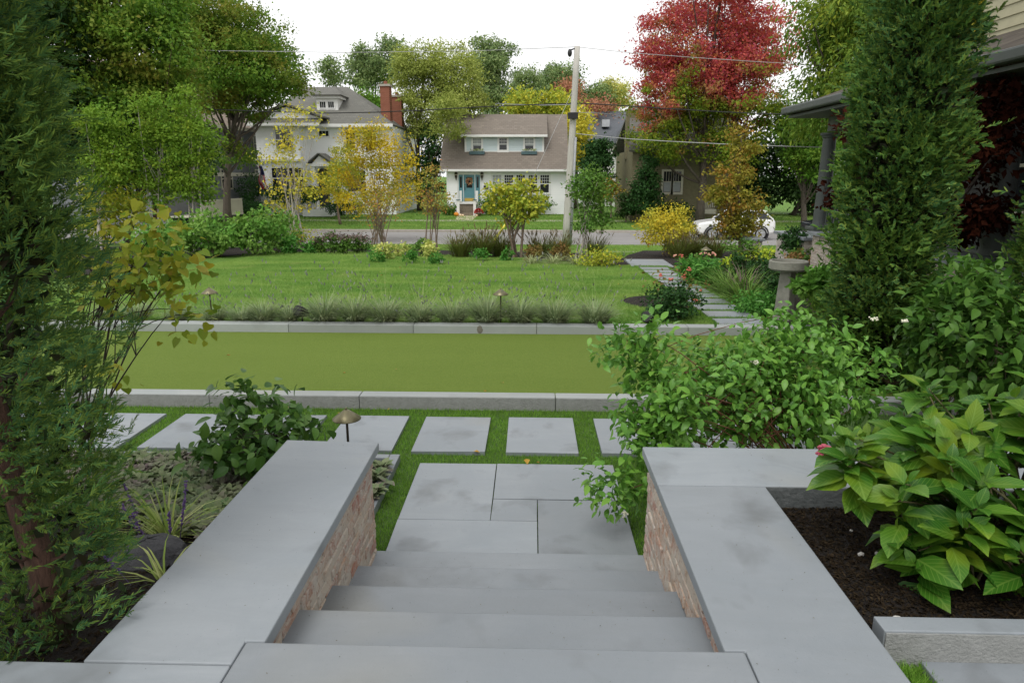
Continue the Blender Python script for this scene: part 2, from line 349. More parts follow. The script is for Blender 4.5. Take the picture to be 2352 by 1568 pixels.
# ------------------------------------------------------------------ vegetation builders
def ell(x0, y0, x1, y1, Y, ry=None, k=1.0):
    c = PY((x0+x1)/2, (y0+y1)/2, Y)
    rx = abs(PY(x1, (y0+y1)/2, Y)[0]-PY(x0, (y0+y1)/2, Y)[0])/2*k; rz = abs(PY((x0+x1)/2, y0, Y)[2]-PY((x0+x1)/2, y1, Y)[2])/2*k
    return c, np.array([rx, ry if ry else rx, rz])
def curve(a, b, bend, n=6):
    a, b = np.array(a, float), np.array(b, float); t = np.linspace(0, 1, n)[:, None]
    return a+(b-a)*t+np.array(bend)*(4*t*(1-t))
def tree(name, label, cat, base, crowns, lm, bm_, n=8000, ls=.16, cr=.7, nc=60, tr=.14, nl=14, stems=1, group=None, tpl=T_DIA, shell=.45, ar=.62, flat=.65,
         up=.55, droop=.15, trunk_to=None, spread=.12, stemr=None, zcut=None, smooth=False, lv=.5, twigs=True):
    base = np.array(base, float); t = thing(name, label, cat, base, group)
    tot = sum(c[1][0]*c[1][2] for c in crowns); C = []; O = []
    for c, r in crowns:
        k = max(3, int(nc*c_w(r, tot)))
        q = rdir(k)*(rs.uniform(0, 1, (k, 1))**shell); C.append(c+q*r*np.array([1, 1, 1])*.92); O.append(q)
    C = np.concatenate(C); O = np.concatenate(O)
    if zcut is not None: C[:, 2] = np.maximum(C[:, 2], zcut)
    wgt = rs.uniform(.5, 1.5, len(C)); idx = rs.choice(len(C), n, p=wgt/wgt.sum())
    crs = cr*rs.uniform(.6, 1.3, len(C))
    off = rdir(n)*(rs.uniform(0, 1, (n, 1))**.45); off[:, 2] = np.where(off[:, 2] < 0, off[:, 2]*.45, off[:, 2])*flat*1.25
    off = off*rs.choice([.75, .95, 1.15], n, p=[.45, .42, .13])[:, None]
    pos = C[idx]+off*crs[idx][:, None]
    out = nrm(O[idx]*.7+off*1.1)
    nn = nrm(out*.55+np.array([0, 0, up])+rdir(n)*.75); d = nrm(out*.6+rdir(n)*.8-np.array([0, 0, droop]))
    L = ls*rs.uniform(1-lv, 1+lv*.7, n)
    leaves('crown' if bm_ is not None and stems == 1 else 'foliage', lm, pos, d, nn, L, L*ar, tpl, t, smooth)
    g = Geo(); top = np.mean([c[0] for c in crowns], 0) if trunk_to is None else np.array(trunk_to, float)
    ends = C[rs.choice(len(C), min(nl, len(C)), replace=False)]
    if bm_ is not None:
        if stems == 1:
            ax = curve(base, top, (rs.normal(0, .12*tr*8), rs.normal(0, .1), 0), 9)
            g.tube(ax, list(np.linspace(tr, tr*.3, 9)*np.array([1.25]+[1]*8)), 8)
            for e in ends:
                h = np.clip((e[2]-base[2])/(top[2]-base[2]+1e-6)*.7-rs.uniform(.0, .25), .22, .95); p = ax[int(h*8)]
                g.tube(curve(p, e, (0, 0, -.08*np.linalg.norm(e-p)), 5), list(np.linspace(tr*.34, tr*.06, 5)), 5, False)
        else:
            sr = stemr or tr
            for i in range(stems):
                a = 2*math.pi*i/stems+rs.uniform(-.4, .4); b0 = base+np.array([math.cos(a), math.sin(a), 0])*spread
                e = ends[i % len(ends)]; e2 = np.array([e[0], e[1], max(e[2], top[2])])
                g.tube(curve(b0, e2, ((base[0]-e2[0])*.12, (base[1]-e2[1])*.12, 0), 7), list(np.linspace(sr, sr*.3, 7)), 6, False)
                for j in range(3 if twigs else 0):
                    f = ends[(i*3+j+stems) % len(ends)]; cpt = curve(b0, e2, ((base[0]-e2[0])*.12, (base[1]-e2[1])*.12, 0), 7)[rs.integers(2, 5)]
                    g.tube(curve(cpt, f, (0, 0, .05), 4), list(np.linspace(sr*.45, sr*.15, 4)), 4, False)
        g.part('trunk' if stems == 1 else 'stems', bm_, t, smooth=True)
    return t
def c_w(r, tot): return r[0]*r[2]/tot
def shrub(name, label, rect, lm, bm_=None, n=1500, ls=.07, cr=None, nc=24, group=None, base=None, cat='shrub', stems=5, ry=None, **k):
    x0, y0, x1, y1 = rect
    b = PT((x0+x1)/2, y1) if base is None else np.array(base, float)
    c, r = ell(x0, y0, x1, y1, b[1], ry)
    if cr is None: cr = max(r)*.55
    return tree(name, label, cat, b, [(c, r)], lm, bm_, n=n, ls=ls, cr=cr, nc=nc, tr=.012, nl=max(10, stems*3), stems=stems, group=group, spread=min(.12, r[0]*.3), zcut=b[2]+ls*.5, **k)
def clump(parent, pname, mat, base, n, L, Wd, tilt=(5, 60), rad=.05, tpl=T_BLADE, lv=.4):
    base = np.array(base, float); a = rs.uniform(0, 2*math.pi, n); th = np.radians(rs.uniform(*tilt, n))
    d = np.stack([np.cos(a)*np.sin(th), np.sin(a)*np.sin(th), np.cos(th)], 1)
    pos = base+np.stack([np.cos(a)*rad*rs.uniform(0, 1, n), np.sin(a)*rad*rs.uniform(0, 1, n), np.zeros(n)], 1)
    Ls = L*rs.uniform(1-lv, 1+lv*.5, n)
    nn = np.stack([-np.cos(a)*np.cos(th), -np.sin(a)*np.cos(th), np.sin(th)], 1)+rdir(n)*.3
    leaves(pname, mat, pos, d, nn, Ls, Wd, tpl, parent)
    return pos+d*Ls[:, None], d

# ================================================================== materials used
BS = stonemat('bluestone', (.246, .266, .285))
BSd = stonemat('bluestone_steps', (.214, .231, .247), warm=.1, stain=.7)
BSf = stonemat('bluestone_border', (.315, .33, .32), warm=.1, stain=.35)
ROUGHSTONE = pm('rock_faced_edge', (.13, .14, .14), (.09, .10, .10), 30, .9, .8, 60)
BRICK = brickmat('tumbled_brick', [(.34, .12, .085), (.42, .26, .18), (.50, .39, .29), (.40, .22, .15), (.54, .46, .37)])
BRICKG = brickmat('pale_brick', [(.46, .42, .37), (.52, .47, .41), (.40, .34, .29)])
RFACE_SHADE = pm('shaded_rough_stone', (.29, .295, .285), (.235, .24, .23), 20, .95, .9, 70)  # rough stone front; the shade on this side is painted into its grey
MORT = pm('mortar', (.50, .45, .39), (.40, .36, .31), 20, .95, .6, 60)
MULCH = pm('mulch', (.012, .009, .007), (.024, .017, .013), 40, .95, 1.0, 90, bdist=.03)
CHIP = leafmat('mulch_chip', [(.02, .013, .01), (.05, .032, .022), (.03, .02, .015), (.09, .06, .04)], trans=0, rough=.9, k=.55)
TURFB = pm('turf_base', (.035, .075, .012), (.05, .10, .016), 30, .9)
TURF = leafmat('turf_blade', [(.06, .15, .02), (.11, .22, .035), (.17, .29, .06), (.09, .18, .028)], [(.06, .13, .018), (.14, .24, .05)], 5, .3)
m, N, L, B = newmat('lawn_ground'); B.inputs['Roughness'].default_value = .85; B.inputs['Specular IOR Level'].default_value = .15
g = N.new('ShaderNodeNewGeometry'); mp = N.new('ShaderNodeMapping'); mp.inputs['Scale'].default_value = (.38, .95, 1); mp.inputs['Rotation'].default_value = (0, 0, .5); L.new(g.outputs['Position'], mp.inputs[0])
c = mixc(N, L, rampf(N, L, noise(N, L, mp.outputs[0], 1.1, 5, .65, .8), .36, .66), (.11, .25, .035), (.25, .38, .08))
c = mixc(N, L, rampf(N, L, noise(N, L, g.outputs['Position'], .8, 3), .62, .75), c, (.20, .27, .05))
c = mixc(N, L, rampf(N, L, noise(N, L, g.outputs['Position'], 60, 5), .35, .7), c, (.03, .075, .01))
L.new(c, B.inputs['Base Color']); bump(N, L, B, noise(N, L, g.outputs['Position'], 90, 4), .9, .03); LAWN = m
m, N, L, B = newmat('lawn_blade'); B.inputs['Roughness'].default_value = .55; B.inputs['Specular IOR Level'].default_value = .3
g = N.new('ShaderNodeNewGeometry'); mp = N.new('ShaderNodeMapping'); mp.inputs['Scale'].default_value = (.38, .95, 1); mp.inputs['Rotation'].default_value = (0, 0, .5); L.new(g.outputs['Position'], mp.inputs[0])
c = mixc(N, L, rampf(N, L, noise(N, L, mp.outputs[0], 1.1, 5, .65, .8), .36, .66), (.14, .31, .045), (.31, .46, .10))
c = mixc(N, L, rampf(N, L, noise(N, L, g.outputs['Position'], .8, 3), .62, .75), c, (.33, .40, .12))
c = mixc(N, L, rampf(N, L, g.outputs['Random Per Island'], .5, 1.6), c, (.40, .48, .16))
L.new(c, B.inputs['Base Color']); tr = N.new('ShaderNodeBsdfTranslucent'); L.new(c, tr.inputs[0]); ms = N.new('ShaderNodeMixShader'); ms.inputs[0].default_value = .3
L.new(B.outputs[0], ms.inputs[1]); L.new(tr.outputs[0], ms.inputs[2]); L.new(ms.outputs[0], N['Material Output'].inputs[0]); LBLADE = m
m, N, L, B = newmat('court_turf'); B.inputs['Roughness'].default_value = .9; B.inputs['Specular IOR Level'].default_value = .1
g = N.new('ShaderNodeNewGeometry'); mp = N.new('ShaderNodeMapping'); mp.inputs['Scale'].default_value = (.5, 2.2, 1); L.new(g.outputs['Position'], mp.inputs[0])
c = mixc(N, L, rampf(N, L, noise(N, L, mp.outputs[0], 1.0, 6, .7), .35, .68), (.126, .190, .032), (.142, .208, .037))
c = mixc(N, L, rampf(N, L, noise(N, L, g.outputs['Position'], 46, 6, .8), .38, .66), c, (.175, .235, .05)); c = mixc(N, L, rampf(N, L, noise(N, L, g.outputs['Position'], 75, 4, .8), .56, .72), c, (.10, .155, .025))
L.new(c, B.inputs['Base Color']); bump(N, L, B, noise(N, L, g.outputs['Position'], 120, 4), 1.0, .02); COURT = m
ASPH = pm('asphalt', (.25, .24, .235), (.29, .28, .275), .9, .9, .3, 80, stretch=(.3, 1.6, 1))
CONC = pm('concrete', (.42, .39, .34), (.34, .31, .27), 3, .9, .3, 50)
WPAINT = pm('white_paint', (.80, .80, .78), (.74, .74, .72), 3, .6)
WSIDE = pm('white_siding', (.90, .90, .89), (.86, .87, .87), 1.5, .65)
CREAM = pm('cream_trim', (.62, .59, .48), (.56, .53, .43), 3, .6)
BSIDE = pm('pale_blue_siding', (.62, .71, .73), (.57, .66, .68), 2, .65)
TEAL = pm('teal_paint', (.10, .25, .28), (.085, .22, .25), 4, .45)
DTEAL = pm('slate_teal_paint', (.08, .14, .15), (.06, .11, .12), 5, .6)
GSIDE = pm('grey_siding', (.20, .21, .225), (.17, .18, .195), 2, .75)
OSIDE = pm('olive_shingle_siding', (.22, .20, .115), (.16, .145, .085), 6, .85)
CEDAR = pm('cedar_siding', (.42, .39, .26), (.35, .33, .22), 2.5, .8)
DGREY = pm('dark_grey_paint', (.085, .095, .09), (.07, .08, .075), 3, .55)
DARKW = pm('dark_wall', (.05, .05, .047), (.04, .04, .038), 3, .7)
BLACK = pm('black_metal', (.012, .012, .013), (.02, .02, .02), 20, .45)
BLKPL = pm('black_plastic', (.02, .018, .018), (.03, .028, .028), 40, .6)
BRONZE = pm('aged_brass', (.21, .19, .115), (.15, .135, .08), 9, .42, metal=.7)
DBRONZE = pm('dark_bronze', (.06, .045, .03), (.045, .035, .025), 20, .5, metal=.5)
GLASS, N, L, B = newmat('window_glass'); B.inputs['Base Color'].default_value = (.015, .017, .02, 1); B.inputs['Roughness'].default_value = .08; B.inputs['Specular IOR Level'].default_value = .5
BLIND = pm('window_blind', (.42, .44, .44), (.30, .32, .33), 2, .5, stretch=(1, 1, 30))
BRASSP = pm('brass_kick_plate', (.62, .42, .10), (.56, .38, .09), 4, .35, metal=.6)
ROOFB = shinglemat('brown_shingles', (.25, .215, .18), (.185, .16, .135), .13)
ROOFG = shinglemat('grey_shingles', (.19, .185, .165), (.145, .145, .13), .13)
ROOFS = shinglemat('slate_grey_shingles', (.14, .15, .165), (.12, .13, .145), .13)
ROOFT = shinglemat('tan_shingles', (.32, .26, .21), (.27, .22, .18), .13)
ROOFD = shinglemat('dark_wood_shingles', (.035, .029, .025), (.13, .11, .09), .13, .16, 'yz')
CHIMB = shinglemat('red_chimney_brick', (.34, .14, .09), (.26, .10, .065), .075, .22)
CHIMB2 = shinglemat('stoop_stone', (.24, .20, .15), (.17, .145, .11), .2, .5)
CONCB = pm('weathered_concrete', (.27, .265, .225), (.18, .18, .15), 6, .9, .7, 50)
PALEFLAG = pm('pale_gravel_walk', (.62, .53, .42), (.48, .41, .32), 14, .9, .5, 40)
POLEW = pm('weathered_pole_wood', (.52, .50, .46), (.42, .40, .36), 3, .9, .5, 20, stretch=(6, 6, .6))
WIREM = pm('cable_black', (.02, .02, .02), None, 5, .6); WIREG = pm('cable_grey', (.42, .42, .42), None, 5, .5)
YEL = pm('yellow_plastic', (.75, .68, .06), (.68, .62, .10), 3, .4)
BARK = pm('grey_brown_bark', (.14, .115, .09), (.075, .062, .05), 7, .95, .9, 25, stretch=(3, 3, .5), bdist=.03)
BARKR = pm('reddish_bark', (.17, .10, .075), (.10, .062, .05), 8, .95, .9, 25, stretch=(4, 4, .5), bdist=.03)
BARKB = pm('pale_birch_bark', (.52, .48, .42), (.34, .30, .26), 6, .8, .4, 30, stretch=(1, 1, 3))
BARKD = pm('dark_stem_bark', (.035, .026, .022), (.055, .042, .034), 20, .8, .5, 60)
BARKJ = pm('juniper_bark', (.15, .08, .055), (.07, .04, .03), 14, .95, 1.0, 40, stretch=(3, 3, .35), bdist=.02)
TWIG = pm('brown_twig', (.23, .17, .125), (.15, .11, .08), 20, .85)
REDTWIG = pm('red_twig', (.16, .06, .035), (.12, .06, .03), 20, .7)

# ================================================================== ground
NEAR = [(-60, -12), (60, -12), (60, 10.0), (-60, 10.0)]
sheet('ground', NEAR, -.05, MULCH)
sheet('lawn', [(-60, 10.0), (60, 10.0), (60, 32.45), (-60, 32.45)], 0, LAWN)
far = sheet('far_lawn', [(-320, 41.0), (320, 41.0), (320, 700), (-320, 700)], 0, LAWN)
sheet('road', [(-150, 32.45), (150, 32.45), (150, 41.0), (-150, 41.0)], .07, ASPH)
g = Geo()
for i in range(40):
    x = -80+4*i; g.box((x, 41.0, -1.12), (x+3.99, 41.2, -.905))
g.part('kerb', CONC, None, .02)['kind'] = 'structure'
g = Geo()
for i in range(40):
    x = -80+4*i; g.box((x, 32.40, -1.12), (x+3.99, 32.58, -.92))
k = g.part('near_kerb', CONC, None, .02); k.name = 'kerb'; k['kind'] = 'structure'
YS = PT(1420, 579)[1]
sheet('pavement', [(-60, YS-.25), (60, YS-.25), (60, YS+.35), (-60, YS+.35)], .012, CONC)
YS2 = PT(1420, 508)[1]
sheet('pavement', [(-80, YS2-.6), (80, YS2-.6), (80, YS2+.6), (-80, YS2+.6)], .012, CONC)

# ------------------------------------------------------------------ steps, walls
st = thing('stone_steps', 'broad blue-grey stone steps going down between two capped brick walls', 'steps', (-.12, 1.9, 0))
XL, XR = -.915, .675
g = Geo(); g.prism([(-.935, -2.2), (.70, -2.2), (.70, 1.93), (-.935, 1.93)], .67, .825); g.part('step', BSd, st, .008)
for i, y in enumerate((2.34, 2.755, 3.18, 3.605)):
    z = .66-.165*i
    Geo().box((XL, y-.47, z-.16), (XR, y, z)).part('step', BSd, st, .009)
def brickrun(g, x0, x1, y0, y1, z0, z1, faces, jut=.007):
    """single bricks laid on the given faces of a mortar core"""
    h, l, t = .063, .20, .05; row = 0; z = z0
    while z < z1-.02:
        hh = min(h, z1-z-.004)
        for fc in faces:
            a0, a1 = (y0, y1) if fc in '+x -x'.split() else (x0, x1)
            a = a0-(l/2 if row % 2 else 0)
            while a < a1:
                s, e = max(a, a0)+.005, min(a+l, a1)-.005; j = random.uniform(0, jut)
                if e-s > .03:
                    if fc == '+x': g.box((x1-t, s, z+.005), (x1+j, e, z+hh-.003), 0, .004)
                    elif fc == '-x': g.box((x0-j, s, z+.005), (x0+t, e, z+hh-.003), 0, .006)
                    elif fc == '-y': g.box((s, y0-j, z+.005), (e, y0+t, z+hh-.003), 0, .006)
                    else: g.box((s, y1-t, z+.005), (e, y1+j, z+hh-.003), 0, .006)
                a += l
        z += h; row += 1
def wall(name, label, cat, core, faces, brick, caps, capm, z0, ztop, capt=.055, bev=.006):
    t = thing(name, label, cat, ((core[0]+core[1])/2, (core[2]+core[3])/2, z0))
    x0, x1, y0, y1 = core
    Geo().box((x0+.003, y0+.003, z0), (x1-.003, y1-.003, ztop-capt-.002)).part('mortar_core', MORT, t)
    g = Geo(); brickrun(g, x0, x1, y0, y1, z0, ztop-capt, faces); g.part('brickwork', brick, t, .006)
    for c in caps:
        g = Geo(); g.prism(c, ztop-capt, ztop); g.part('coping', capm, t, bev)
    return t
lw = wall('brick_wall', 'low brick wall with straight bluestone coping on the left of the steps', 'wall', (-1.36, -.905, 1.75, 3.60), ['+x', '+y', '-x'], BRICK,
          [[(-1.415, 1.823), (-.938, 1.823), (-.938, 1.933), (-.872, 1.933), (-.872, 3.655), (-1.415, 3.68)]], BS, .0, .825)
Geo().prism([(-3.2, -2.2), (-.938, -2.2), (-.938, 1.818), (-3.2, 1.818)], .76, .825).part('terrace', BS, None, .006)['kind'] = 'structure'
rw = wall('brick_wall', 'low brick wall with L-shaped bluestone coping on the right of the steps', 'wall', (.668, 1.12, 1.0, 3.60), ['-x', '+y'], BRICK,
          [[(.635, 1.933), (.703, 1.933), (.703, -2.2), (1.165, -2.2), (1.165, 3.147), (.635, 3.147)], [(.635, 3.151), (3.6, 3.151), (3.6, 3.64), (.635, 3.64)]], BS, .0, .825)
Geo().box((1.13, 3.20, 0), (3.5, 3.60, .768)).part('wall_return', MORT, rw)
g = Geo(); brickrun(g, 1.13, 3.5, 3.2, 3.6, 0, .768, ['+y', '-y']); g.part('brickwork', BRICK, rw, .006)
# rock-faced edge of the coping towards the bed
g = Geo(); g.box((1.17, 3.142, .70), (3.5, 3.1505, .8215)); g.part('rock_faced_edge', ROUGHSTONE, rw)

# right planting bed and terrace
sheet_z = lambda name, poly, z, mat: Geo().prism(poly, z-.06, z).part(name, mat)
o = sheet_z('mulch_bed', [(1.1655, 2.17), (3.6, 2.17), (3.6, 3.14), (1.1655, 3.14)], .715, MULCH); o['kind'] = 'structure'
bb = thing('bed_border', 'thick sawn bluestone edging between the hydrangea bed and the side terrace', 'border stone', (2.2, 2.12, .62))
Geo().box((1.225, 2.085, .60), (3.6, 2.165, .80)).part('border_stone', BS, bb, .004); Geo().box((1.23, 2.078, .60), (3.6, 2.0845, .792)).part('shaded_rough_face', RFACE_SHADE, bb)
Geo().prism([(1.36, -1.5), (3.6, -1.5), (3.6, 2.08), (1.36, 2.08)], .63, .685).part('side_terrace', BS, None, .004)['kind'] = 'structure'
Geo().box((1.166, -1.0, .60), (1.355, 2.08, .655)).part('turf_base', TURFB)['kind'] = 'structure'
grass('grass', [(1.168, .9), (1.37, .9), (1.37, 2.08), (1.168, 2.08)], 7000, .045, .0045, TURF, 0, zf=lambda x, y: np.full(len(x), .655), label='strip of green turf between the wall coping and the side terrace')
# paving
Geo().prism([(-14, 3.59), (9, 3.59), (9, 6.58), (-14, 6.58)], -.04, -.012).part('turf_base', TURFB)['kind'] = 'structure'
slabs = []
def slab(x0, x1, y0, y1, label, group, mat=BS, z=.022):
    o = Geo().box((x0, y0, -.03), (x1, y1, z), 0, .003).part('paving_slab', mat, None, .002); tag(o, label, 'paving slab', group); slabs.append((x0, y0, x1, y1)); return o
e = .0008
for q, lb in (((-.907, -.275, 4.25, 5.19), 'patio slab at the far left corner of the landing below the steps'), ((-.27, .676, 4.57, 5.19), 'wide patio slab at the far right corner of the landing, darkest of them'),
              ((-.27, .05, 4.25, 4.565), 'small square patio slab in the middle of the landing below the steps'), ((-.907, .05, 3.60, 4.245), 'patio slab on the near left of the landing touching the bottom step'),
              ((.055, .676, 3.60, 4.565), 'patio slab on the near right of the landing touching the bottom step')):
    slab(q[0]+e, q[1]-e, q[2]+e, q[3]-e, lb, 'patio slabs below the steps')
names = {-1: 'fourth stepping slab from the left in the turf row, seen clear of the shrub', 0: 'square stepping slab in the turf row straight beyond the left patio slabs', 1: 'square stepping slab in the turf row right of the middle strip', 2: 'stepping slab in the turf row partly under the right-hand dogwood leaves', 3: 'stepping slab in the turf row hidden behind the right-hand dogwood'}
xs = [(-6.73, -5.93), (-5.90, -5.1)]
row = [(-5.86, -5.24, 'stepping slab behind the left juniper, furthest left of the turf row'), (-5.04, -4.42, 'stepping slab behind the left juniper, second in the turf row'), (-4.22, -3.6, 'grey stepping slab beside the left juniper, cut by its branches'),
       (-3.41, -2.66, 'long stepping slab between the left juniper and the small dogwood'), (-2.46, -2.0, 'stepping slab hidden behind the small dogwood'), (-1.80, -1.19, 'stepping slab behind the nearest path light'),
       (-1.02, -.39, names[0]), (-.21, .41, names[1]), (.61, 1.23, names[2]), (1.43, 2.05, names[3]), (2.25, 2.87, 'stepping slab behind the dogwood, last of the turf row')]
for a, b, lb in row: slab(a, b, 5.43, 6.29, lb, 'stepping slabs in the turf row')
HOL = [[(a, b), (c, b), (c, d), (a, d)] for a, b, c, d in slabs]
BEDL = [(-14, 1.8), (-1.09, 1.8), (-1.09, 5.27), (-14, 5.27)]
grass('grass', [(-6, 3.6), (2.6, 3.6), (2.6, 6.57), (-6, 6.57)], 230000, .036, .0045, TURF, 0, HOL+[BEDL], zf=lambda x, y: np.full(len(x), -.012), label='green artificial turf strips between the paving slabs', lean=.35)
# left planting bed: slopes down from the terrace to the paving
g = Geo(); yy = [1.818, 2.2, 3.0, 3.8, 4.6, 5.18]; zz = [.70, .68, .42, .24, .10, .035]
V = [(x, y, z) for y, z in zip(yy, zz) for x in (-14, -1.37)]
g.add(V, [(2*i, 2*i+1, 2*i+3, 2*i+2) for i in range(5)]); g.prism([(-1.37, 3.66), (-1.13, 3.66), (-1.13, 5.18), (-1.37, 5.18)], -.03, .035)
g.part('mulch_bed', MULCH)['kind'] = 'structure'
def bedz(y): return np.interp(y, yy, zz)
bl = thing('bed_border', 'thin bluestone edging around the end of the left planting bed', 'border stone', (-1.1, 5.2, 0))
Geo().box((-8, 5.19, -.03), (-1.17, 5.27, .06)).part('border_stone', BS, bl, .004); Geo().box((-1.165, 3.67, -.03), (-1.085, 5.27, .06)).part('border_stone', BS, bl, .004)
def chips(poly, n, zf, ln=.03):
    x, y = scatter(poly, n); k = len(x); pos = np.stack([x, y, zf(x, y)+.006], 1)
    d = nrm(np.stack([rs.normal(size=k), rs.normal(size=k), rs.normal(0, .25, k)], 1))
    o = leaves('bark_chips', CHIP, pos, d, rdir(k)*.5+np.array([0, 0, 1]), ln*rs.uniform(.4, 1.5, k), ln*.35, T_DIA); return o
tag(chips([(1.17, 2.17), (2.9, 2.17), (2.9, 3.13), (1.17, 3.13)], 15000, lambda x, y: np.full(len(x), .715), .022), 'dark shredded bark mulch in the hydrangea bed', 'mulch', None, 'stuff')
tag(chips([(-4.2, 1.83), (-1.42, 1.83), (-1.42, 5.15), (-4.2, 5.15)], 12000, lambda x, y: bedz(y), .03), 'dark shredded bark mulch in the left bed', 'mulch', None, 'stuff')
WST = pm('white_stone', (.62, .60, .56), (.5, .48, .45), 30, .8, .6, 60)
for (px, py, r, lb) in ((1977, 1275, .013, 'white pebble on the dark mulch nearest the coping corner'), (2014, 1273, .010, 'small pale pebble, middle of the row on the mulch'), (2032, 1273, .011, 'small pale pebble under the lowest hydrangea leaf'), (2060, 1427, .018, 'large white pebble against the coping edge'), (2230, 1458, .012, 'greyish pebble lying out on the mulch'), (1955, 1220, .008, 'tiny white pebble close below the rock-faced edge')):
    p = P(px, py, .72); o = Geo().blob(p+np.array([0, 0, r*.5]), (r, r*.85, r*.75), 9, 6, .18).part('pebble', WST); tag(o, lb, 'pebble', 'pale pebbles on the mulch')
p = P(2210, 1440, .72); tag(Geo().tube([p, p+np.array([.05, -.02, .012]), p+np.array([.1, -.035, .004])], [.004, .006, .004], 6).part('stick', TWIG), 'short brown stick lying on the mulch', 'stick')

# ------------------------------------------------------------------ ball court with stone borders
sheet_z('court_turf', [(-14, 6.74), (9, 6.74), (9, 9.83), (-14, 9.83)], .03, COURT)['kind'] = 'structure'
bn = thing('court_border', 'near stone border of the green ball court, rough grey face', 'border stone', (0, 6.65, 0))
jn = [-14, -10.6, -7.5, -3.30, -1.75, .25, 2.4, 5.5, 9]
for a, b in zip(jn[:-1], jn[1:]): Geo().box((a+.003, 6.58, -.05), (b-.003, 6.738, .13)).part('border_stone', BSf, bn, .007)
for a, b in zip(jn[:-1], jn[1:]): Geo().box((a+.004, 6.572, -.05), (b-.004, 6.5795, .122)).part('shaded_rough_face', RFACE_SHADE, bn)
bf = thing('court_border', 'far stone border of the green ball court, pale face below the lavender', 'border stone', (0, 9.95, 0))
jf = [-14, -9.6, -5.33, -3.62, -1.75, .08, 2.3, 5.2, 9]
for a, b in zip(jf[:-1], jf[1:]): Geo().box((a+.003, 9.83, -.05), (b-.003, 10.05, .15)).part('border_stone', BSf, bf, .006)
for px, py, r in ((1102, 757, .045), (470, 748, .03)):
    p = PY(px, py, 9.828); tag(Geo().blob(p, (r, .0015, r*1.3), 14, 8, .12).part('stain', pm('knot_stain', (.13, .12, .10), (.2, .18, .15), 30, .9), bf), None)

# ------------------------------------------------------------------ stone strip path to the street on the right
py_list = []; d0 = 10.35
big = PT(1440, 598)[1]
sheet('path_bed', [(2.78, 10.05), (3.72, 10.05), (3.72, big+.6), (2.78, big+.6)], .012, TURFB)
y = 10.25; i = 0; strips = []
while y < 18.3:
    strips.append((y, y+.47)); y += .69
for i, (a, b) in enumerate(strips):
    z = float(tz(a)); o = Geo().box((2.87, a, z-.06), (3.62, b, z+.045), 0, .003).part('stepping_slab', BS, None, .006)
    lb = 'narrow stepping slab number %d of the path counted from the court border' % (i+1) if 0 < i < len(strips)-1 else ('stepping slab of the path nearest the court border' if i == 0 else 'stepping slab of the path nearest the big end slab')
    tag(o, lb, 'paving slab', 'stepping slabs of the front path')
z = float(tz(19.6)); tag(Geo().box((2.75, 18.75, z-.06), (3.9, 20.4, z+.05), 0, .003).part('paving_slab', BS, None, .006), 'large pale slab ending the stepping slab path', 'paving slab')
grass('grass', [(2.80, 10.1), (3.70, 10.1), (3.70, 18.8), (2.80, 18.8)], 40000, .07, .008, TURF, .01, [[(2.87, a), (3.62, a), (3.62, b), (2.87, b)] for a, b in strips], label='turf strips between the stepping slabs of the front path')

# mulch beds on the lawn (boundary surveyed on the ground)
def gl(pts): return [tuple(PT(*p)[:2]) for p in pts]
edge = gl([(150, 640), (300, 618), (420, 600), (560, 586), (680, 580), (800, 579), (900, 582), (1000, 586), (1100, 589), (1200, 594), (1290, 602), (1360, 608), (1440, 611)])
BEDF = edge+gl([(1470, 604), (1440, 596)])+[(2.6, 23.0), (1.5, 24.2), (-3, 25.5), (-9, 27.5), (-16, 28), (-24, 27), (-22, 16)]
sheet('planting_bed', BEDF, .02, MULCH)
BEDR = [(3.72, 10.06), (14, 10.06), (14, 26), (4.2, 26), (3.2, 23), (2.7, 20.6), (3.93, 20.5), (3.93, 18.7), (3.72, 18.7)]
sheet('planting_bed', BEDR, .022, MULCH)
c = PT(1530, 700); ISL = [(c[0]+.75*math.cos(a)*1.0, c[1]+.8*math.sin(a)+.25) for a in np.linspace(0, 2*math.pi, 24, endpoint=False)]
sheet('planting_bed', ISL, .018, MULCH)
LAV = [(-7, 10.04), (2.3, 10.04), (2.3, 10.42), (-7, 10.42)]
sheet('planting_bed', LAV, .015, MULCH)
grass('grass', [(-9, 10.05), (2.85, 10.05), (2.85, 20.9), (-9, 23)], 520000, .05, .011, LBLADE, .0, [BEDF, ISL], label='mown lawn grass behind the ball court')
grass('grass', [(-9, 22), (12, 22), (12, 32.3), (-9, 32.3)], 90000, .07, .018, LBLADE, 0, [BEDF, BEDR], label='mown grass verge beside the road')
grass('grass', [(-22, 41.3), (22, 41.3), (22, 53), (-22, 53)], 120000, .08, .03, LBLADE, 0, [], label='front lawns of the houses across the road')

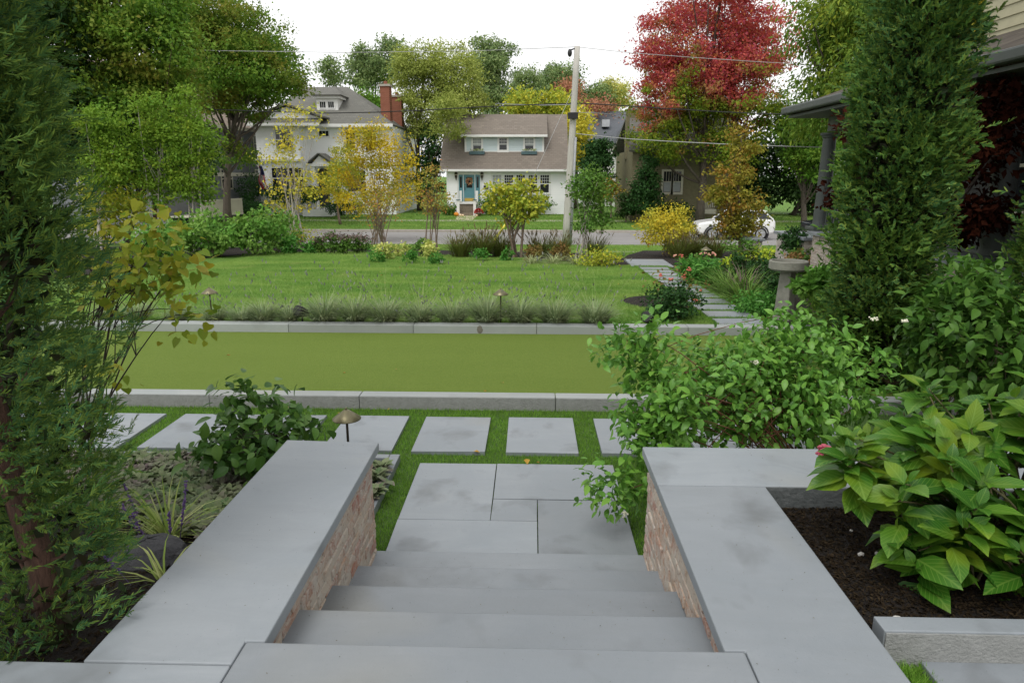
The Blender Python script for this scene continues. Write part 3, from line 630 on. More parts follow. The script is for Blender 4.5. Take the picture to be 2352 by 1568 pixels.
# ================================================================== near plants
JUN = leafmat('juniper_spray', [(.034, .075, .026), (.06, .11, .028), (.11, .15, .03)], [(.03, .095, .055), (.055, .12, .05), (.12, .155, .03)], 2.6, .2, .6)
JUN2 = leafmat('juniper_spray_bright', [(.035, .085, .024), (.065, .13, .03), (.11, .16, .03)], [(.025, .075, .035), (.05, .11, .04), (.13, .16, .034)], 1.6, .2, .6)
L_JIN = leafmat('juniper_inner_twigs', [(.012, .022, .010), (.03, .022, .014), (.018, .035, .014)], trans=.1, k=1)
def juniper(label, base, H, rad, n, L, mat, zfull=.0, seed=0, thin=.35, lean=(0, 0), xr=1.0, trunk=.06, tpl=T_SPRAY):
    base = np.array(base, float); t = thing('juniper_tree', label, 'tree', base)
    nc = n//22; z = rs.uniform(0.02, 1, nc); a = rs.uniform(0, 2*math.pi, nc)
    prof = np.where(z < .12, .75+z*2, np.clip((1-z)*1.9, 0, 1)**.55)
    r = rad*prof*(rs.uniform(0, 1, nc)**.42)*rs.uniform(.8, 1.18, nc)
    keep = rs.uniform(0, 1, nc) < np.where(z*H < zfull, thin, 1); z, a, r = z[keep], a[keep], r[keep]; nc = len(z)
    C = base+np.stack([np.cos(a)*r*xr+lean[0]*z, np.sin(a)*r+lean[1]*z, z*H], 1)
    ax = base+np.stack([lean[0]*z, lean[1]*z, z*H-.12-.25*r], 1)
    g = Geo(); k = 12; zz_ = np.linspace(0, .96, k); wob = np.cumsum(rs.normal(0, .012, (k, 2)), 0)
    g.tube([base+np.array([lean[0]*q+wob[i, 0], lean[1]*q+wob[i, 1], q*H]) for i, q in enumerate(zz_)], list(np.linspace(trunk, trunk*.2, k)), 10)
    for i in rs.choice(nc, min(nc, 170), replace=False):
        if C[i, 2] > base[2]+.1 and ax[i, 2] > base[2]:
            g.tube(curve(ax[i], C[i], (0, 0, -.04), 4), [trunk*.16, trunk*.12, trunk*.08, trunk*.04], 5, False)
    g.part('trunk', BARKJ, t, smooth=True)
    idx = np.repeat(np.arange(nc), n//nc+1)[:n]
    outw = nrm(np.stack([np.cos(a), np.sin(a), np.full(nc, .55)], 1)+rdir(nc)*.45)[idx]
    pos = C[idx]+rs.normal(size=(n, 3))*L*np.array([.62, .62, .8])
    d = nrm(outw+rdir(n)*.55); nn = rdir(n)+np.array([0, 0, .6])
    leaves('crown', mat, pos, d, nn, L*rs.uniform(.6, 1.3, n), L*rs.uniform(.8, 1.4, n), tpl, t)
    m_ = int(n*.35); z2 = rs.uniform(.02, .97, m_); z2 = z2[(z2*H > zfull) | (rs.uniform(0, 1, m_) < thin*.3)]; m_ = len(z2); a2 = rs.uniform(0, 6.28, m_); r2 = rad*np.clip((1-z2)*1.9, 0, 1)**.55*(rs.uniform(0, 1, m_)**.5)*.72
    p2 = base+np.stack([np.cos(a2)*r2*xr+lean[0]*z2, np.sin(a2)*r2+lean[1]*z2, z2*H], 1)
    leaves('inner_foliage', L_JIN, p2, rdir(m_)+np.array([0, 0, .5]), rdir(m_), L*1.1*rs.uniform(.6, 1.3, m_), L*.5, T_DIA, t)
    return t
juniper('dark blue-green juniper with red-brown trunk right beside the left wall', (-1.72, 2.10, .66), 3.9, .35, 34000, .064, JUN, 1.35, thin=.25, lean=(-.30, .04), trunk=.05, tpl=T_SPRAYF)
juniper('dark blue-green juniper at the left edge of the photo, filling in behind the nearest trunk', (-3.0, 3.1, .42), 4.6, .66, 22000, .08, JUN, .5, thin=.5, trunk=.06)
b = PT(2050, 790); juniper('tall columnar juniper standing in front of the porch on the right', (3.78, 7.5, -.03), 6.6, .50, 26000, .12, JUN2, 0, lean=(.18, 0), trunk=.07)
juniper('juniper cut by the right edge of the photo beside the porch column', (5.15, 6.6, -.03), 3.2, .48, 11000, .11, JUN2, 0, trunk=.06)

LEAFD = leafmat('dogwood_leaf', [(.055, .135, .024), (.085, .19, .034), (.13, .245, .044)], [(.05, .14, .03), (.13, .26, .05)], 2.2, .3, .38, veins=(.10, .22, .06), crange=(.5, .72), spec=.3)
LEAFV = leafmat('viburnum_leaf', [(.032, .08, .018), (.05, .11, .024), (.075, .14, .03)], None, 2, .22, .35, veins=(.06, .13, .05), spec=.3)
LEAFH = leafmat('hydrangea_leaf', [(.022, .085, .011), (.042, .13, .015), (.08, .175, .02)], [(.11, .185, .016), (.20, .26, .02)], 3.0, .3, .36, veins=(.20, .32, .06), crange=(.50, .66), spec=.3, k=1.15)
LEAFB = leafmat('redbud_leaf', [(.10, .165, .022), (.18, .225, .028), (.25, .24, .03)], [(.08, .15, .025), (.30, .235, .03), (.16, .10, .03)], 3.5, .35, .5, veins=(.20, .19, .04), crange=(.50, .70))
def leafshrub(t, C, O, lm, n, L, ar, tpl, cr, droop=.25, pname='foliage', pairs=True, rand=.55):
    idx = rs.integers(0, len(C), n); pos = C[idx]+rdir(n)*(rs.uniform(0, 1, (n, 1))**.5)*cr*.85
    d = nrm(O[idx]*.6+rdir(n)*.9-np.array([0, 0, droop])); nn = nrm(np.array([0, 0, 1.0])+O[idx]*.35+rdir(n)*rand)
    Ls = L*rs.uniform(.55, 1.2, n)
    leaves(pname, lm, pos, d, nn, Ls, Ls*ar, tpl, t, smooth=True)
def bigshrub(name, label, base, ells, lm, bm_, n, L, ar, tpl, cr, nst, sr, tw=4, shell=.4, droop=.25, zmin=None, spread=.2, rand=.55, cat='shrub', group=None, ncl=None):
    base = np.array(base, float); t = thing(name, label, cat, base, group); C = []; O = []
    for c, r, k in ells:
        q = rdir(k)*(rs.uniform(0, 1, (k, 1))**shell); C.append(np.array(c)+q*np.array(r)); O.append(q)
    C = np.concatenate(C); O = np.concatenate(O)
    if zmin is not None: C[:, 2] = np.where(C[:, 2] < zmin, zmin+rs.uniform(0, .15, len(C)), C[:, 2])
    g = Geo(); sel = rs.choice(len(C), min(len(C), nst*tw), replace=False)
    for i in range(nst):
        a = rs.uniform(0, 6.28); b0 = base+np.array([math.cos(a), math.sin(a), 0])*spread*rs.uniform(.2, 1); e = C[sel[i % len(sel)]]
        path = curve(b0, e, (rs.normal(0, .04), rs.normal(0, .04), .12*np.linalg.norm((e-b0)[:2])), 7); g.tube(path, list(np.linspace(sr, sr*.3, 7)), 6, False)
        for j in range(1, tw):
            f = C[sel[(i+j*nst) % len(sel)]]; p = path[rs.integers(2, 6)]
            if np.linalg.norm(f-p) < 1.2: g.tube(curve(p, f, (0, 0, .04), 4), list(np.linspace(sr*.5, sr*.2, 4)), 5, False)
    g.part('stems', bm_, t, smooth=True)
    leafshrub(t, C, O, lm, n, L, ar, tpl, cr, droop, rand=rand); return t, C
def rect(x0, y0, x1, y1, Y, ry, k):
    c, r = ell(x0, y0, x1, y1, Y, ry); return (c, r, k)
# big dogwood on the right beyond the wall
tD, CD = bigshrub('dogwood_shrub', 'large bright green dogwood with drooping leaves beyond the right wall', (2.0, 4.6, -.02),
    [rect(1520, 770, 1900, 1030, 4.7, .5, 80), rect(1430, 830, 1640, 1000, 4.4, .35, 30), rect(1620, 775, 2060, 1000, 5.0, .55, 90), rect(1405, 945, 1560, 1060, 4.25, .2, 16), rect(1365, 1085, 1480, 1150, 4.05, .1, 8), rect(1455, 720, 1540, 850, 4.5, .2, 7), rect(1385, 765, 1440, 850, 4.5, .15, 4), rect(1720, 720, 2000, 800, 5.0, .3, 14)],
    LEAFD, REDTWIG, 7600, .076, .52, T_OVAL, .2, 24, .008, 4, .5, .35, None, .25)
WPET = pm('white_flower', (.75, .74, .62), (.65, .62, .45), 60, .7)
g = Geo()
for px, py, Y in ((2008, 733, 5.0), (2078, 737, 5.0), (1580, 1068, 4.3), (1435, 1178, 4.0), (1735, 832, 4.5)):
    p = PY(px, py, Y)
    for k in range(14): g.blob(p+rs.normal(0, .014, 3)*np.array([1, 1, .4]), (.008, .008, .006), 6, 4)
g.part('blossoms', WPET, tD)
# darker mass behind on the far right
LEAFK = leafmat('dark_shrub_leaf', [(.022, .058, .012), (.036, .085, .016), (.055, .11, .022)], None, 2, .2, .4)
bigshrub('viburnum_shrub', 'dark green leafy shrub between the columnar juniper and the right edge', (3.6, 5.7, -.03), [rect(2080, 680, 2420, 920, 5.6, .6, 80), rect(2150, 640, 2300, 760, 6.2, .3, 20)], LEAFK, TWIG, 3000, .12, .5, T_OVAL, .25, 14, .008)
bigshrub('viburnum_shrub', 'mid green upright shrub with pointed leaves in front of the porch table', (5.0, 7.6, -.03), [rect(2170, 580, 2290, 720, 7.5, .3, 26)], LEAFD, TWIG, 420, .15, .34, T_OVAL, .25, 8, .007)
# hydrangea on the right bed: pairs and rosettes of large leaves at the stem ends
tH = thing('hydrangea', 'big leaved hydrangea with yellowing top leaves spilling over the right bed', 'shrub', (1.98, 2.72, .715))
g = Geo(); hp, hd, hn, hl = [], [], [], []
tips = []
for (x0, y0, x1, y1, Y, ry, k) in ((1960, 900, 2330, 1180, 2.85, .28, 24), (2010, 1060, 2300, 1300, 2.55, .22, 18), (2230, 880, 2600, 1250, 2.7, .3, 30), (2280, 1120, 2420, 1420, 2.4, .15, 12), (1925, 985, 2010, 1160, 2.75, .12, 6), (2060, 1180, 2220, 1340, 2.45, .1, 6)):
    c_, r_ = ell(x0, y0, x1, y1, Y, ry); q = rdir(k)*(rs.uniform(0, 1, (k, 1))**.35); q[:, 2] = np.abs(q[:, 2])*rs.choice([1, 1, 1, -1], k); tips += [(c_+r_*a, a) for a in q]
for p, o in tips:
    b0 = np.array([1.98, 2.72, .72])+np.append(rs.normal(0, .12, 2), 0); ax = nrm(np.array([o[0]*.6, o[1]*.6, 1.0])+rs.normal(0, .15, 3))
    g.tube(curve(b0, p, (0, 0, .06), 5), [.007, .006, .005, .0045, .003], 6, False)
    u = nrm(np.cross(ax, rdir(1)[0])); v = np.cross(ax, u); ph = rs.uniform(0, 6)
    for lev, (dz, ln, ti) in enumerate(((-.10, .17, 1.6), (-.05, .16, 1.3), (-.01, .125, 1.0), (.01, .075, .6))):
        for s_ in (0, math.pi):
            a = ph+s_+lev*math.pi/2+rs.normal(0, .2); rad = u*math.cos(a)+v*math.sin(a); tt = ti+rs.normal(0, .15)
            dd = ax*math.cos(tt)+rad*math.sin(tt); hp.append(p+ax*dz+rad*.012); hd.append(dd); hn.append(ax*math.sin(tt)-rad*math.cos(tt)+rs.normal(0, .12, 3)); hl.append(ln*rs.uniform(.8, 1.2))
g.part('stems', pm('hydrangea_stem', (.13, .10, .05), (.08, .09, .03), 20, .7), tH, smooth=True)
hl = np.array(hl); leaves('foliage', LEAFH, np.array(hp), np.array(hd), np.array(hn), hl, hl*.58, T_OVAL, tH, smooth=True)
PINK = pm('faded_pink_flower', (.30, .035, .075), (.42, .10, .13), 90, .7)
g = Geo(); p0 = PY(1897, 1035, 2.75)
for k in range(70): g.blob(p0+np.clip(rs.normal(0, 1, 3), -1.5, 1.5)*np.array([.018, .016, .014]), (.010, .010, .006), 6, 4)
g.part('blossoms', PINK, tH)
# small viburnum on the left
bigshrub('viburnum_shrub', 'small dark green leafy shrub at the end of the left wall', (-1.62, 4.75, .06),
    [rect(470, 920, 700, 1070, 4.7, .3, 40), rect(440, 990, 560, 1060, 4.5, .2, 10), rect(640, 935, 735, 1000, 4.75, .12, 9), rect(540, 1040, 640, 1105, 4.4, .12, 10), rect(500, 875, 650, 940, 4.8, .15, 9)],
    LEAFV, BARKD, 760, .105, .62, T_OVAL, .17, 10, .007, 4, .5, .3, None, .1)
# redbud with yellowing heart leaves
tR, CR = bigshrub('redbud_tree', 'small redbud with yellowing heart-shaped leaves and dark bare stems by the ball court', (-3.55, 4.9, .05),
    [rect(170, 520, 420, 690, 4.7, .4, 60), rect(300, 480, 420, 560, 4.7, .2, 12), rect(360, 580, 455, 650, 4.7, .2, 9), rect(370, 680, 480, 745, 4.5, .1, 7), rect(170, 600, 300, 720, 4.8, .3, 14), rect(190, 830, 280, 890, 4.7, .1, 3), rect(230, 640, 420, 730, 4.7, .2, 8)],
    LEAFB, BARKD, 500, .073, .98, T_HEART, .22, 12, .009, 4, .6, .45, None, .16, .7, 'tree')
# ajuga carpet, liriope, rock
AJU = leafmat('ajuga_leaf', [(.055, .11, .045), (.10, .15, .075), (.13, .15, .10), (.18, .215, .14)], [(.10, .07, .10), (.15, .12, .14), (.07, .09, .06)], 3, .15, .45, veins=(.15, .13, .10))
AJP = [(-4.1, 5.12), (-1.45, 5.15), (-1.45, 3.5), (-1.75, 3.35), (-2.4, 3.7), (-4.1, 4.1)]
def rosettes(pts, zf, lm, name, parent=None, L=.066, per=10):
    k = len(pts); idx = np.repeat(np.arange(k), per); n = len(idx); a = rs.uniform(0, 6.28, n); th = rs.uniform(.5, 1.5, n)
    d = np.stack([np.cos(a)*np.sin(th), np.sin(a)*np.sin(th), np.cos(th)], 1); nn = np.stack([-np.cos(a)*np.cos(th), -np.sin(a)*np.cos(th), np.sin(th)], 1)
    pos = np.stack([pts[idx, 0], pts[idx, 1], zf(pts[idx, 1])+rs.uniform(.015, .05, n)], 1); l = L*rs.uniform(.6, 1.25, n)
    return leaves(name, lm, pos, d, nn, l, l*.62, T_OVAL, parent, True)
x, y = scatter(AJP, 2600); tag(rosettes(np.stack([x, y], 1), bedz, AJU, 'ground_cover'), 'bronze and grey-green ajuga ground cover in the left bed', 'ground cover', None, 'stuff')
for px, py, lb in ((875, 1075, 'bronze ajuga rosette in the narrow bed, furthest from the steps'), (866, 1105, 'bronze ajuga rosette in the narrow bed, middle one of three'), (858, 1140, 'bronze ajuga rosette in the narrow bed, nearest the steps')):
    p = P(px, py, .06); t = thing('ajuga_plant', lb, 'plant', (p[0], p[1], .035), 'ajuga in the narrow bed')
    rosettes(p[None, :2]+rs.normal(0, .035, (7, 2)), lambda yy_: np.full(len(yy_), .04), AJU, 'foliage', t, .085, 9)
VAR = leafmat('variegated_blade', [(.26, .29, .12), (.14, .20, .05), (.34, .35, .19), (.09, .15, .035)], trans=.25)
PUR = pm('purple_flower_spike', (.10, .07, .20), (.16, .09, .24), 60, .7)
def liriope(px, py, z, n, L, spikes, label):
    p = P(px, py, z); p[2] = float(bedz(p[1])); t = thing('liriope', label, 'plant', p)
    clump(t, 'foliage', VAR, p, n, L, .011, (10, 85), .05)
    g = Geo()
    for k in range(spikes):
        a = rs.uniform(0, 6.28); q = p+np.array([math.cos(a)*.12, math.sin(a)*.12, 0]); tp = q+np.array([math.cos(a)*.1, math.sin(a)*.08, L*rs.uniform(.75, 1.0)])
        for s_ in range(26):
            u = .45+.55*s_/26; c_ = q+(tp-q)*u; g.blob(c_+rs.normal(0, .004, 3), (.006, .006, .006), 5, 4)
        g.tube([q, tp], .0025, 4)
    if spikes: g.part('blossoms', PUR, t)
liriope(385, 1235, .33, 120, .34, 6, 'striped white and green liriope clump with purple flower spikes behind the rock')
liriope(375, 1325, .52, 34, .22, 1, 'small striped liriope clump between the dark rock and the coping')
p = P(330, 1300, .45); g = Geo(); g.blob((-1.93, 3.05, .44), (.21, .15, .10), 14, 9, .07)
rk = g.part('rock', pm('dark_slate_rock', (.035, .036, .04), (.06, .06, .065), 8, .75, 1.0, 14, bdist=.04)); tag(rk, 'flat dark slate rock lying in the left bed', 'rock')
LFM = leafmat('fallen_leaf', [(.32, .20, .03), (.25, .10, .03), (.30, .26, .05)], trans=.2)

# ------------------------------------------------------------------ path lights and speakers
def pathlight(px, py, label, z=None, Y=None, h=.5, r=.118, ground=None):
    p = PY(px, py, Y); zb = float(tz(Y)) if ground is None else ground; H = p[2]-zb
    t = thing('path_light', label, 'garden light', (p[0], p[1], zb), 'brass path lights')
    Geo().lathe([(.011, 0), (.011, H-.05)], (p[0], p[1], zb), 10).part('stem', DBRONZE, t, smooth=True)
    Geo().lathe([(r, -.085), (r*1.0, -.078), (r*.55, -.036), (r*.22, -.006), (r*.12, 0), (.003, .001)], p, 28).part('shade', BRONZE, t, smooth=True)
    Geo().lathe([(.007, 0), (.011, .006), (.006, .016), (.001, .019)], p, 10).part('finial', BRONZE, t, smooth=True)
    Geo().lathe([(.02, -.09), (.024, -.05)], p, 10).part('lamp_socket', DBRONZE, t, smooth=True)
pathlight(795, 940, 'brass path light nearest the camera, between the small dogwood and the slabs', Y=5.35, ground=0)
pathlight(480, 661, 'brass path light among the lavender at the left end of the lawn', Y=10.25)
pathlight(1150, 664, 'brass path light among the lavender in the middle of the lawn edge', Y=10.25)
pathlight(1622, 567, 'small far path light among the rose blooms of the right bed', Y=18.0, r=.14)
pathlight(682, 538, 'far path light in front of the birch stems', Y=25.5, r=.16)
def speaker(px, py, label, Y):
    p = PY(px, py, Y); zb = float(tz(Y)); t = thing('garden_speaker', label, 'speaker', (p[0], p[1], zb), 'black garden speakers')
    d = nrm(np.array([-.5, -.75, .35])); Geo().lathe([(.085, .10), (.09, .085), (.085, .02), (.06, -.08), (.03, -.13)], p, 24, ax=d).part('body', BLKPL, t, smooth=True)
    Geo().lathe([(.074, .092), (.074, .104)], p, 24, ax=d).part('grille', BLACK, t)
    Geo().tube([(p[0], p[1], zb), p-np.array([0, 0, .06])], .016, 8).part('stake', BLACK, t)
speaker(693, 716, 'black round garden speaker on a stake among the lavender', 10.22)
speaker(1490, 730, 'black round garden speaker partly behind dogwood leaves at the rose island', 10.22)

# ------------------------------------------------------------------ bird bath
p = PY(1812, 600, 10.9); zb = float(tz(10.9)); t = thing('bird_bath', 'weathered concrete bird bath with round shallow bowl on a square pedestal', 'bird bath', (p[0], p[1], zb))
H = p[2]-zb
Geo().lathe([(.13, -.16), (.26, -.14), (.295, -.11), (.295, 0), (.285, .012), (.255, .012), (.24, -.04), (.12, -.065), (.004, -.07)], p, 36).part('bowl', CONCB, t, smooth=False)
Geo().lathe([(.22, -.047), (.003, -.046)], p, 28).part('water', GLASS, t)
g = Geo(); a0 = math.pi/4
for zz0, zz1, r0, r1 in ((0, .08, .23, .23), (.08, H-.15, .17, .125)): g.lathe([(r0, zz0), (r1, zz1)], (p[0], p[1], zb), 4)
g.part('pedestal', CONCB, t, .015)

# ------------------------------------------------------------------ lavender row
LAVM = leafmat('lavender_foliage', [(.13, .18, .115), (.20, .25, .175), (.28, .32, .24), (.10, .14, .075)], [(.17, .16, .11), (.25, .24, .18)], 3, .25, .7, crange=(.5, .75), k=1.4)
LAVS = leafmat('lavender_stalk', [(.16, .21, .08), (.21, .25, .13), (.24, .24, .17)], trans=.2)
LAVF = leafmat('lavender_flower', [(.20, .21, .29), (.27, .27, .33), (.30, .31, .31)], trans=.2, k=1.05)
lx = [(250, .7), (320, .8), (410, .75), (495, .8), (555, .7), (605, 1.0), (665, .8), (745, 1.05), (815, 1.0), (885, 1.15), (965, 1.0), (1040, 1.0), (1120, 1.1), (1195, 1.05), (1275, 1.15), (1365, 1.2)]
for i, (px, s_) in enumerate(lx):
    b = PY(px, 733, 10.24); b[2] = float(tz(10.24))+.01
    t = thing('lavender_plant', ['lavender clump by the court border, %s' % q for q in ('furthest left behind the redbud', 'second from the redbud side', 'just left of the left path light', 'just right of the left path light', 'second right of the left path light', 'twiggy one two left of the speaker', 'just left of the speaker', 'just right of the speaker', 'second right of the speaker', 'dense one with many upright silver leaves', 'brownish one left of the stone joint', 'right above the stone joint', 'just left of the middle path light', 'just right of the middle path light', 'second from the right end', 'the large one at the right end')][i], 'lavender', b, 'lavender clumps along the court border')
    clump(t, 'foliage', LAVM, b, int(720*s_), .39*s_*rs.uniform(.85, 1.15), .011, (2, 46), .11*s_)
    tp, d = clump(t, 'stalks', LAVS, b, int(60*s_), .80*s_, .0045, (3, 48), .12*s_, T_BLADE, .55)
    k = rs.uniform(0, 1, len(tp)) < .42; tp = tp[k]; d = d[k]; tp = tp-np.array([0, 0, .04])
    f = np.repeat(np.arange(len(tp)), 3); leaves('blossoms', LAVF, tp[f], nrm(d[f]+rdir(len(f))*.12), rdir(len(f)), .065, .017, T_DIA, t)

# ================================================================== foliage colours of the beds and trees
def G3(a, k=.5): return [tuple(v*k for v in a), a, tuple(min(1, v*1.45) for v in a)]
L_HYD = leafmat('hedge_leaf', G3((.075, .17, .035), .55), [(.13, .22, .05), (.16, .25, .07)], 1.6, .3)
L_MID = leafmat('mid_green_leaf', G3((.06, .13, .028)), [(.10, .17, .035)], 1.2, .28)
L_YG = leafmat('yellow_green_leaf', [(.14, .20, .03), (.24, .28, .04), (.36, .34, .05)], [(.10, .16, .03), (.42, .36, .04)], 1.0, .3)
L_YEL = leafmat('yellow_leaf', [(.36, .31, .035), (.48, .36, .04), (.26, .26, .04)], [(.18, .23, .04), (.46, .40, .07)], 1.1, .3)
L_GOLD = leafmat('golden_orange_leaf', [(.38, .29, .02), (.46, .35, .025), (.32, .20, .02)], [(.13, .17, .025), (.34, .28, .035)], .9, .3, crange=(.46, .60))
L_RUST = leafmat('rust_green_leaf', [(.19, .19, .045), (.28, .17, .05), (.32, .11, .05)], [(.16, .20, .05), (.24, .22, .05)], 1.3, .3)
L_AMB = leafmat('amber_leaf', [(.16, .165, .028), (.22, .195, .032), (.11, .135, .025)], [(.16, .16, .03), (.26, .11, .03)], 1.2, .28)
L_BRN = leafmat('russet_leaf', [(.10, .06, .025), (.16, .09, .04), (.07, .06, .02)], [(.12, .11, .03)], 3, .2)
L_PUR = leafmat('dusky_purple_head', [(.10, .07, .085), (.15, .10, .12), (.07, .06, .055)], None, 3, .15)
L_DK = leafmat('dark_evergreen_leaf', [(.012, .035, .012), (.02, .055, .017), (.03, .075, .022)], None, 1, .15, .5)
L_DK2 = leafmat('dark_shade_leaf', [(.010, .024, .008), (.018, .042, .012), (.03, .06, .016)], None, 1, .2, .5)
L_MAPLE = leafmat('green_maple_leaf', [(.045, .105, .016), (.08, .155, .022), (.12, .19, .028)], [(.12, .145, .022), (.17, .12, .03)], .45, .38, crange=(.46, .68), k=1.6)
L_MAPB = leafmat('bright_maple_leaf', [(.045, .12, .018), (.075, .17, .025), (.11, .20, .03)], [(.13, .18, .025), (.04, .10, .016)], .5, .32)
L_RED = leafmat('red_maple_leaf', [(.07, .125, .018), (.12, .175, .022), (.20, .22, .025)], [(.33, .045, .075), (.38, .08, .07), (.29, .05, .12), (.40, .15, .06)], .42, .42, ztop=(4.6, 10.5), crange=(.34, .66))
L_PALE = leafmat('pale_willow_leaf', [(.15, .19, .05), (.24, .27, .075), (.32, .33, .12)], [(.22, .24, .065), (.12, .17, .04)], .35, .3)
L_FAR = leafmat('hazed_distant_leaf', [(.085, .135, .065), (.13, .18, .085), (.18, .22, .12)], [(.10, .15, .075), (.20, .24, .11)], .25, .25)  # distance haze painted into these leaf colours, paler than near trees
L_FARY = leafmat('distant_yellow_leaf', [(.30, .29, .09), (.40, .36, .13), (.22, .26, .08)], None, .3, .25)
L_FARR = leafmat('distant_red_leaf', [(.24, .10, .08), (.32, .14, .11), (.18, .10, .06)], None, .3, .25)
L_LIME = leafmat('lime_leaf', [(.26, .34, .035), (.38, .42, .05), (.20, .29, .03)], None, 2, .3)
L_CAT = leafmat('lush_green_leaf', [(.035, .12, .025), (.06, .17, .035), (.09, .21, .05)], None, 2, .28)
L_JM = leafmat('dark_red_leaf', [(.018, .006, .006), (.034, .009, .008), (.012, .005, .005)], [(.05, .014, .010)], 2, .2, .8, spec=.02, k=1.0)
L_GR = leafmat('ornamental_grass_blade', [(.075, .11, .03), (.12, .14, .04), (.10, .085, .04)], None, 2, .25)
L_GR2 = leafmat('green_strap_leaf', [(.06, .13, .03), (.10, .18, .04), (.14, .20, .06)], None, 2, .25)
L_GRH = leafmat('grass_seed_head', [(.13, .10, .06), (.18, .14, .09), (.10, .08, .06)], trans=.2)
L_TUF = leafmat('pale_tuft_blade', [(.22, .25, .16), (.30, .32, .22), (.16, .20, .09)], None, 2, .25)
L_VARS = leafmat('cream_variegated_leaf', [(.42, .42, .16), (.50, .48, .22), (.20, .26, .06)], [(.16, .22, .05)], 3, .3)

# ------------------------------------------------------------------ planting around the lawn
for i, (r_, n_, lb) in enumerate((((370, 500, 470, 588), 1500, 'bright green hydrangea bush behind the redbud, leftmost of the lawn hedge'), ((440, 478, 560, 590), 2300, 'tallest bright green bush of the hedge left of the birch'), ((535, 476, 640, 588), 2000, 'bright green bush of the hedge with a bare stemmed foot'), ((600, 488, 672, 580), 1400, 'bright green bush at the right end of the hedge, beside the birch'), ((300, 520, 400, 610), 1200, 'green bush behind the redbud leaves'))):
    shrub('hydrangea_bush', lb, r_, L_HYD, TWIG, n_, .14, group='bright green hedge bushes left of the lawn', stems=7, nc=34, ry=.9)
shrub('witch_hazel_shrub', 'yellow-green spreading shrub behind the redbud at the far left', (160, 412, 330, 560), L_YG, TWIG, 2600, .16, nc=36, base=PT(240, 575))
for r_, lb in (((640, 545, 690, 582), 'low lush green perennial left of the far path light'), ((693, 552, 728, 582), 'low lush green perennial right of the far path light')):
    shrub('hosta_plant', lb, r_, L_CAT, None, 500, .13, cat='plant', nc=16, ar=.5)
shrub('pale_grass_shrub', 'pale yellowish feathery plant in front of the birch', (650, 525, 740, 565), L_YG, TWIG, 600, .09, nc=18, base=PT(690, 575))
for i, r_ in enumerate(((718, 545, 752, 582), (745, 536, 782, 584), (775, 540, 812, 584), (806, 540, 848, 582))):
    t = shrub('sedum_plant', 'purple-topped sedum clump, %s' % ('nearest the birch', 'second from the birch', 'third from the birch', 'furthest right of the four')[i], r_, L_DK2 if 0 else L_MID, BARKD, 650, .085, group='purple-topped sedums', cat='plant', stems=8, nc=22, base=PT((r_[0]+r_[2])/2, r_[3]))
    b = wloc(t); c_, q_ = ell(r_[0], r_[1]-2, r_[2], r_[1]+20, b[1]); n_ = 260; pos = c_+rs.normal(size=(n_, 3))*q_*np.array([.5, .5, .42]); leaves('blossoms', L_PUR, pos, rdir(n_)*.5+np.array([0, 0, .6]), np.array([0, 0, 1])+rdir(n_)*.4, .07, .06, T_DIA, t)
for r_, lb in (((862, 560, 905, 596), 'cream variegated shrub just right of the purple sedums'), ((905, 556, 945, 590), 'cream variegated shrub under the rusty bare tree'), ((968, 552, 1005, 598), 'small cream variegated shrub with pale bare legs')):
    shrub('variegated_shrub', lb, r_, L_VARS, TWIG, 520, .09, nc=18, group='cream variegated shrubs')
for r_, lb in (((845, 572, 885, 604), 'dark green low perennial at the lawn edge near the sedums'), ((925, 575, 960, 606), 'dark green low perennial in the middle of the lawn edge'), ((985, 580, 1015, 608), 'dark green low perennial left of the tall grasses')):
    shrub('low_perennial', lb, r_, L_CAT, None, 330, .09, cat='plant', nc=14, group='low dark perennials', ar=.4)
shrub('green_shrub', 'rounded mid green shrub behind the cream shrubs', (945, 548, 985, 590), L_MID, TWIG, 500, .09, nc=16)
def grassclump(px, py, L_, n, lb, mat=L_GR, w=.02, tilt=(2, 32), rad=.25, name='ornamental_grass', grp='upright ornamental grasses', heads=True):
    b = PT(px, py); t = thing(name, lb, 'grass clump', b, grp)
    tp, d = clump(t, 'foliage', mat, b, n, L_, w, tilt, rad)
    if heads:
        k = rs.choice(len(tp), len(tp)//5); leaves('blossoms', L_GRH, tp[k]-np.array([0, 0, .12]), d[k], rdir(len(k)), .2, .025, T_DIA, t)
for px, py, L_, n, lb in ((1058, 592, .8, 330, 'upright tall grass left of the yellow guy guard'), (1108, 592, .95, 430, 'big upright grass clump at the foot of the yellow guy guard'), (1150, 590, .8, 330, 'upright grass clump left of the green multi-stem tree'), (1240, 590, .75, 240, 'upright grass behind the two russet shrubs, left one'), (1285, 588, .75, 240, 'upright grass behind the two russet shrubs, right one'), (1365, 590, .8, 160, 'upright grass just behind the white-stemmed tree'), (1590, 592, .75, 420, 'upright grass clump under the small far path light'), (1560, 594, .75, 300, 'upright grass clump right of the yellow shrub'), (1640, 592, .7, 330, 'upright grass clump left of the amber tree')):
    grassclump(px, py, L_, n, lb)
for r_, lb in (((1085, 570, 1120, 600), 'low green perennial in front of the big grass clump'), ((1150, 570, 1178, 600), 'low green perennial at the foot of the green multi-stem tree')):
    shrub('low_perennial', lb, r_, L_CAT, None, 300, .08, cat='plant', nc=14, group='low dark perennials')
for r_, lb in (((1205, 565, 1252, 600), 'russet brown mounded shrub, left of the pair'), ((1262, 564, 1318, 600), 'russet brown mounded shrub, right of the pair')):
    shrub('russet_shrub', lb, r_, L_BRN, TWIG, 650, .08, nc=20, group='russet mounded shrubs')
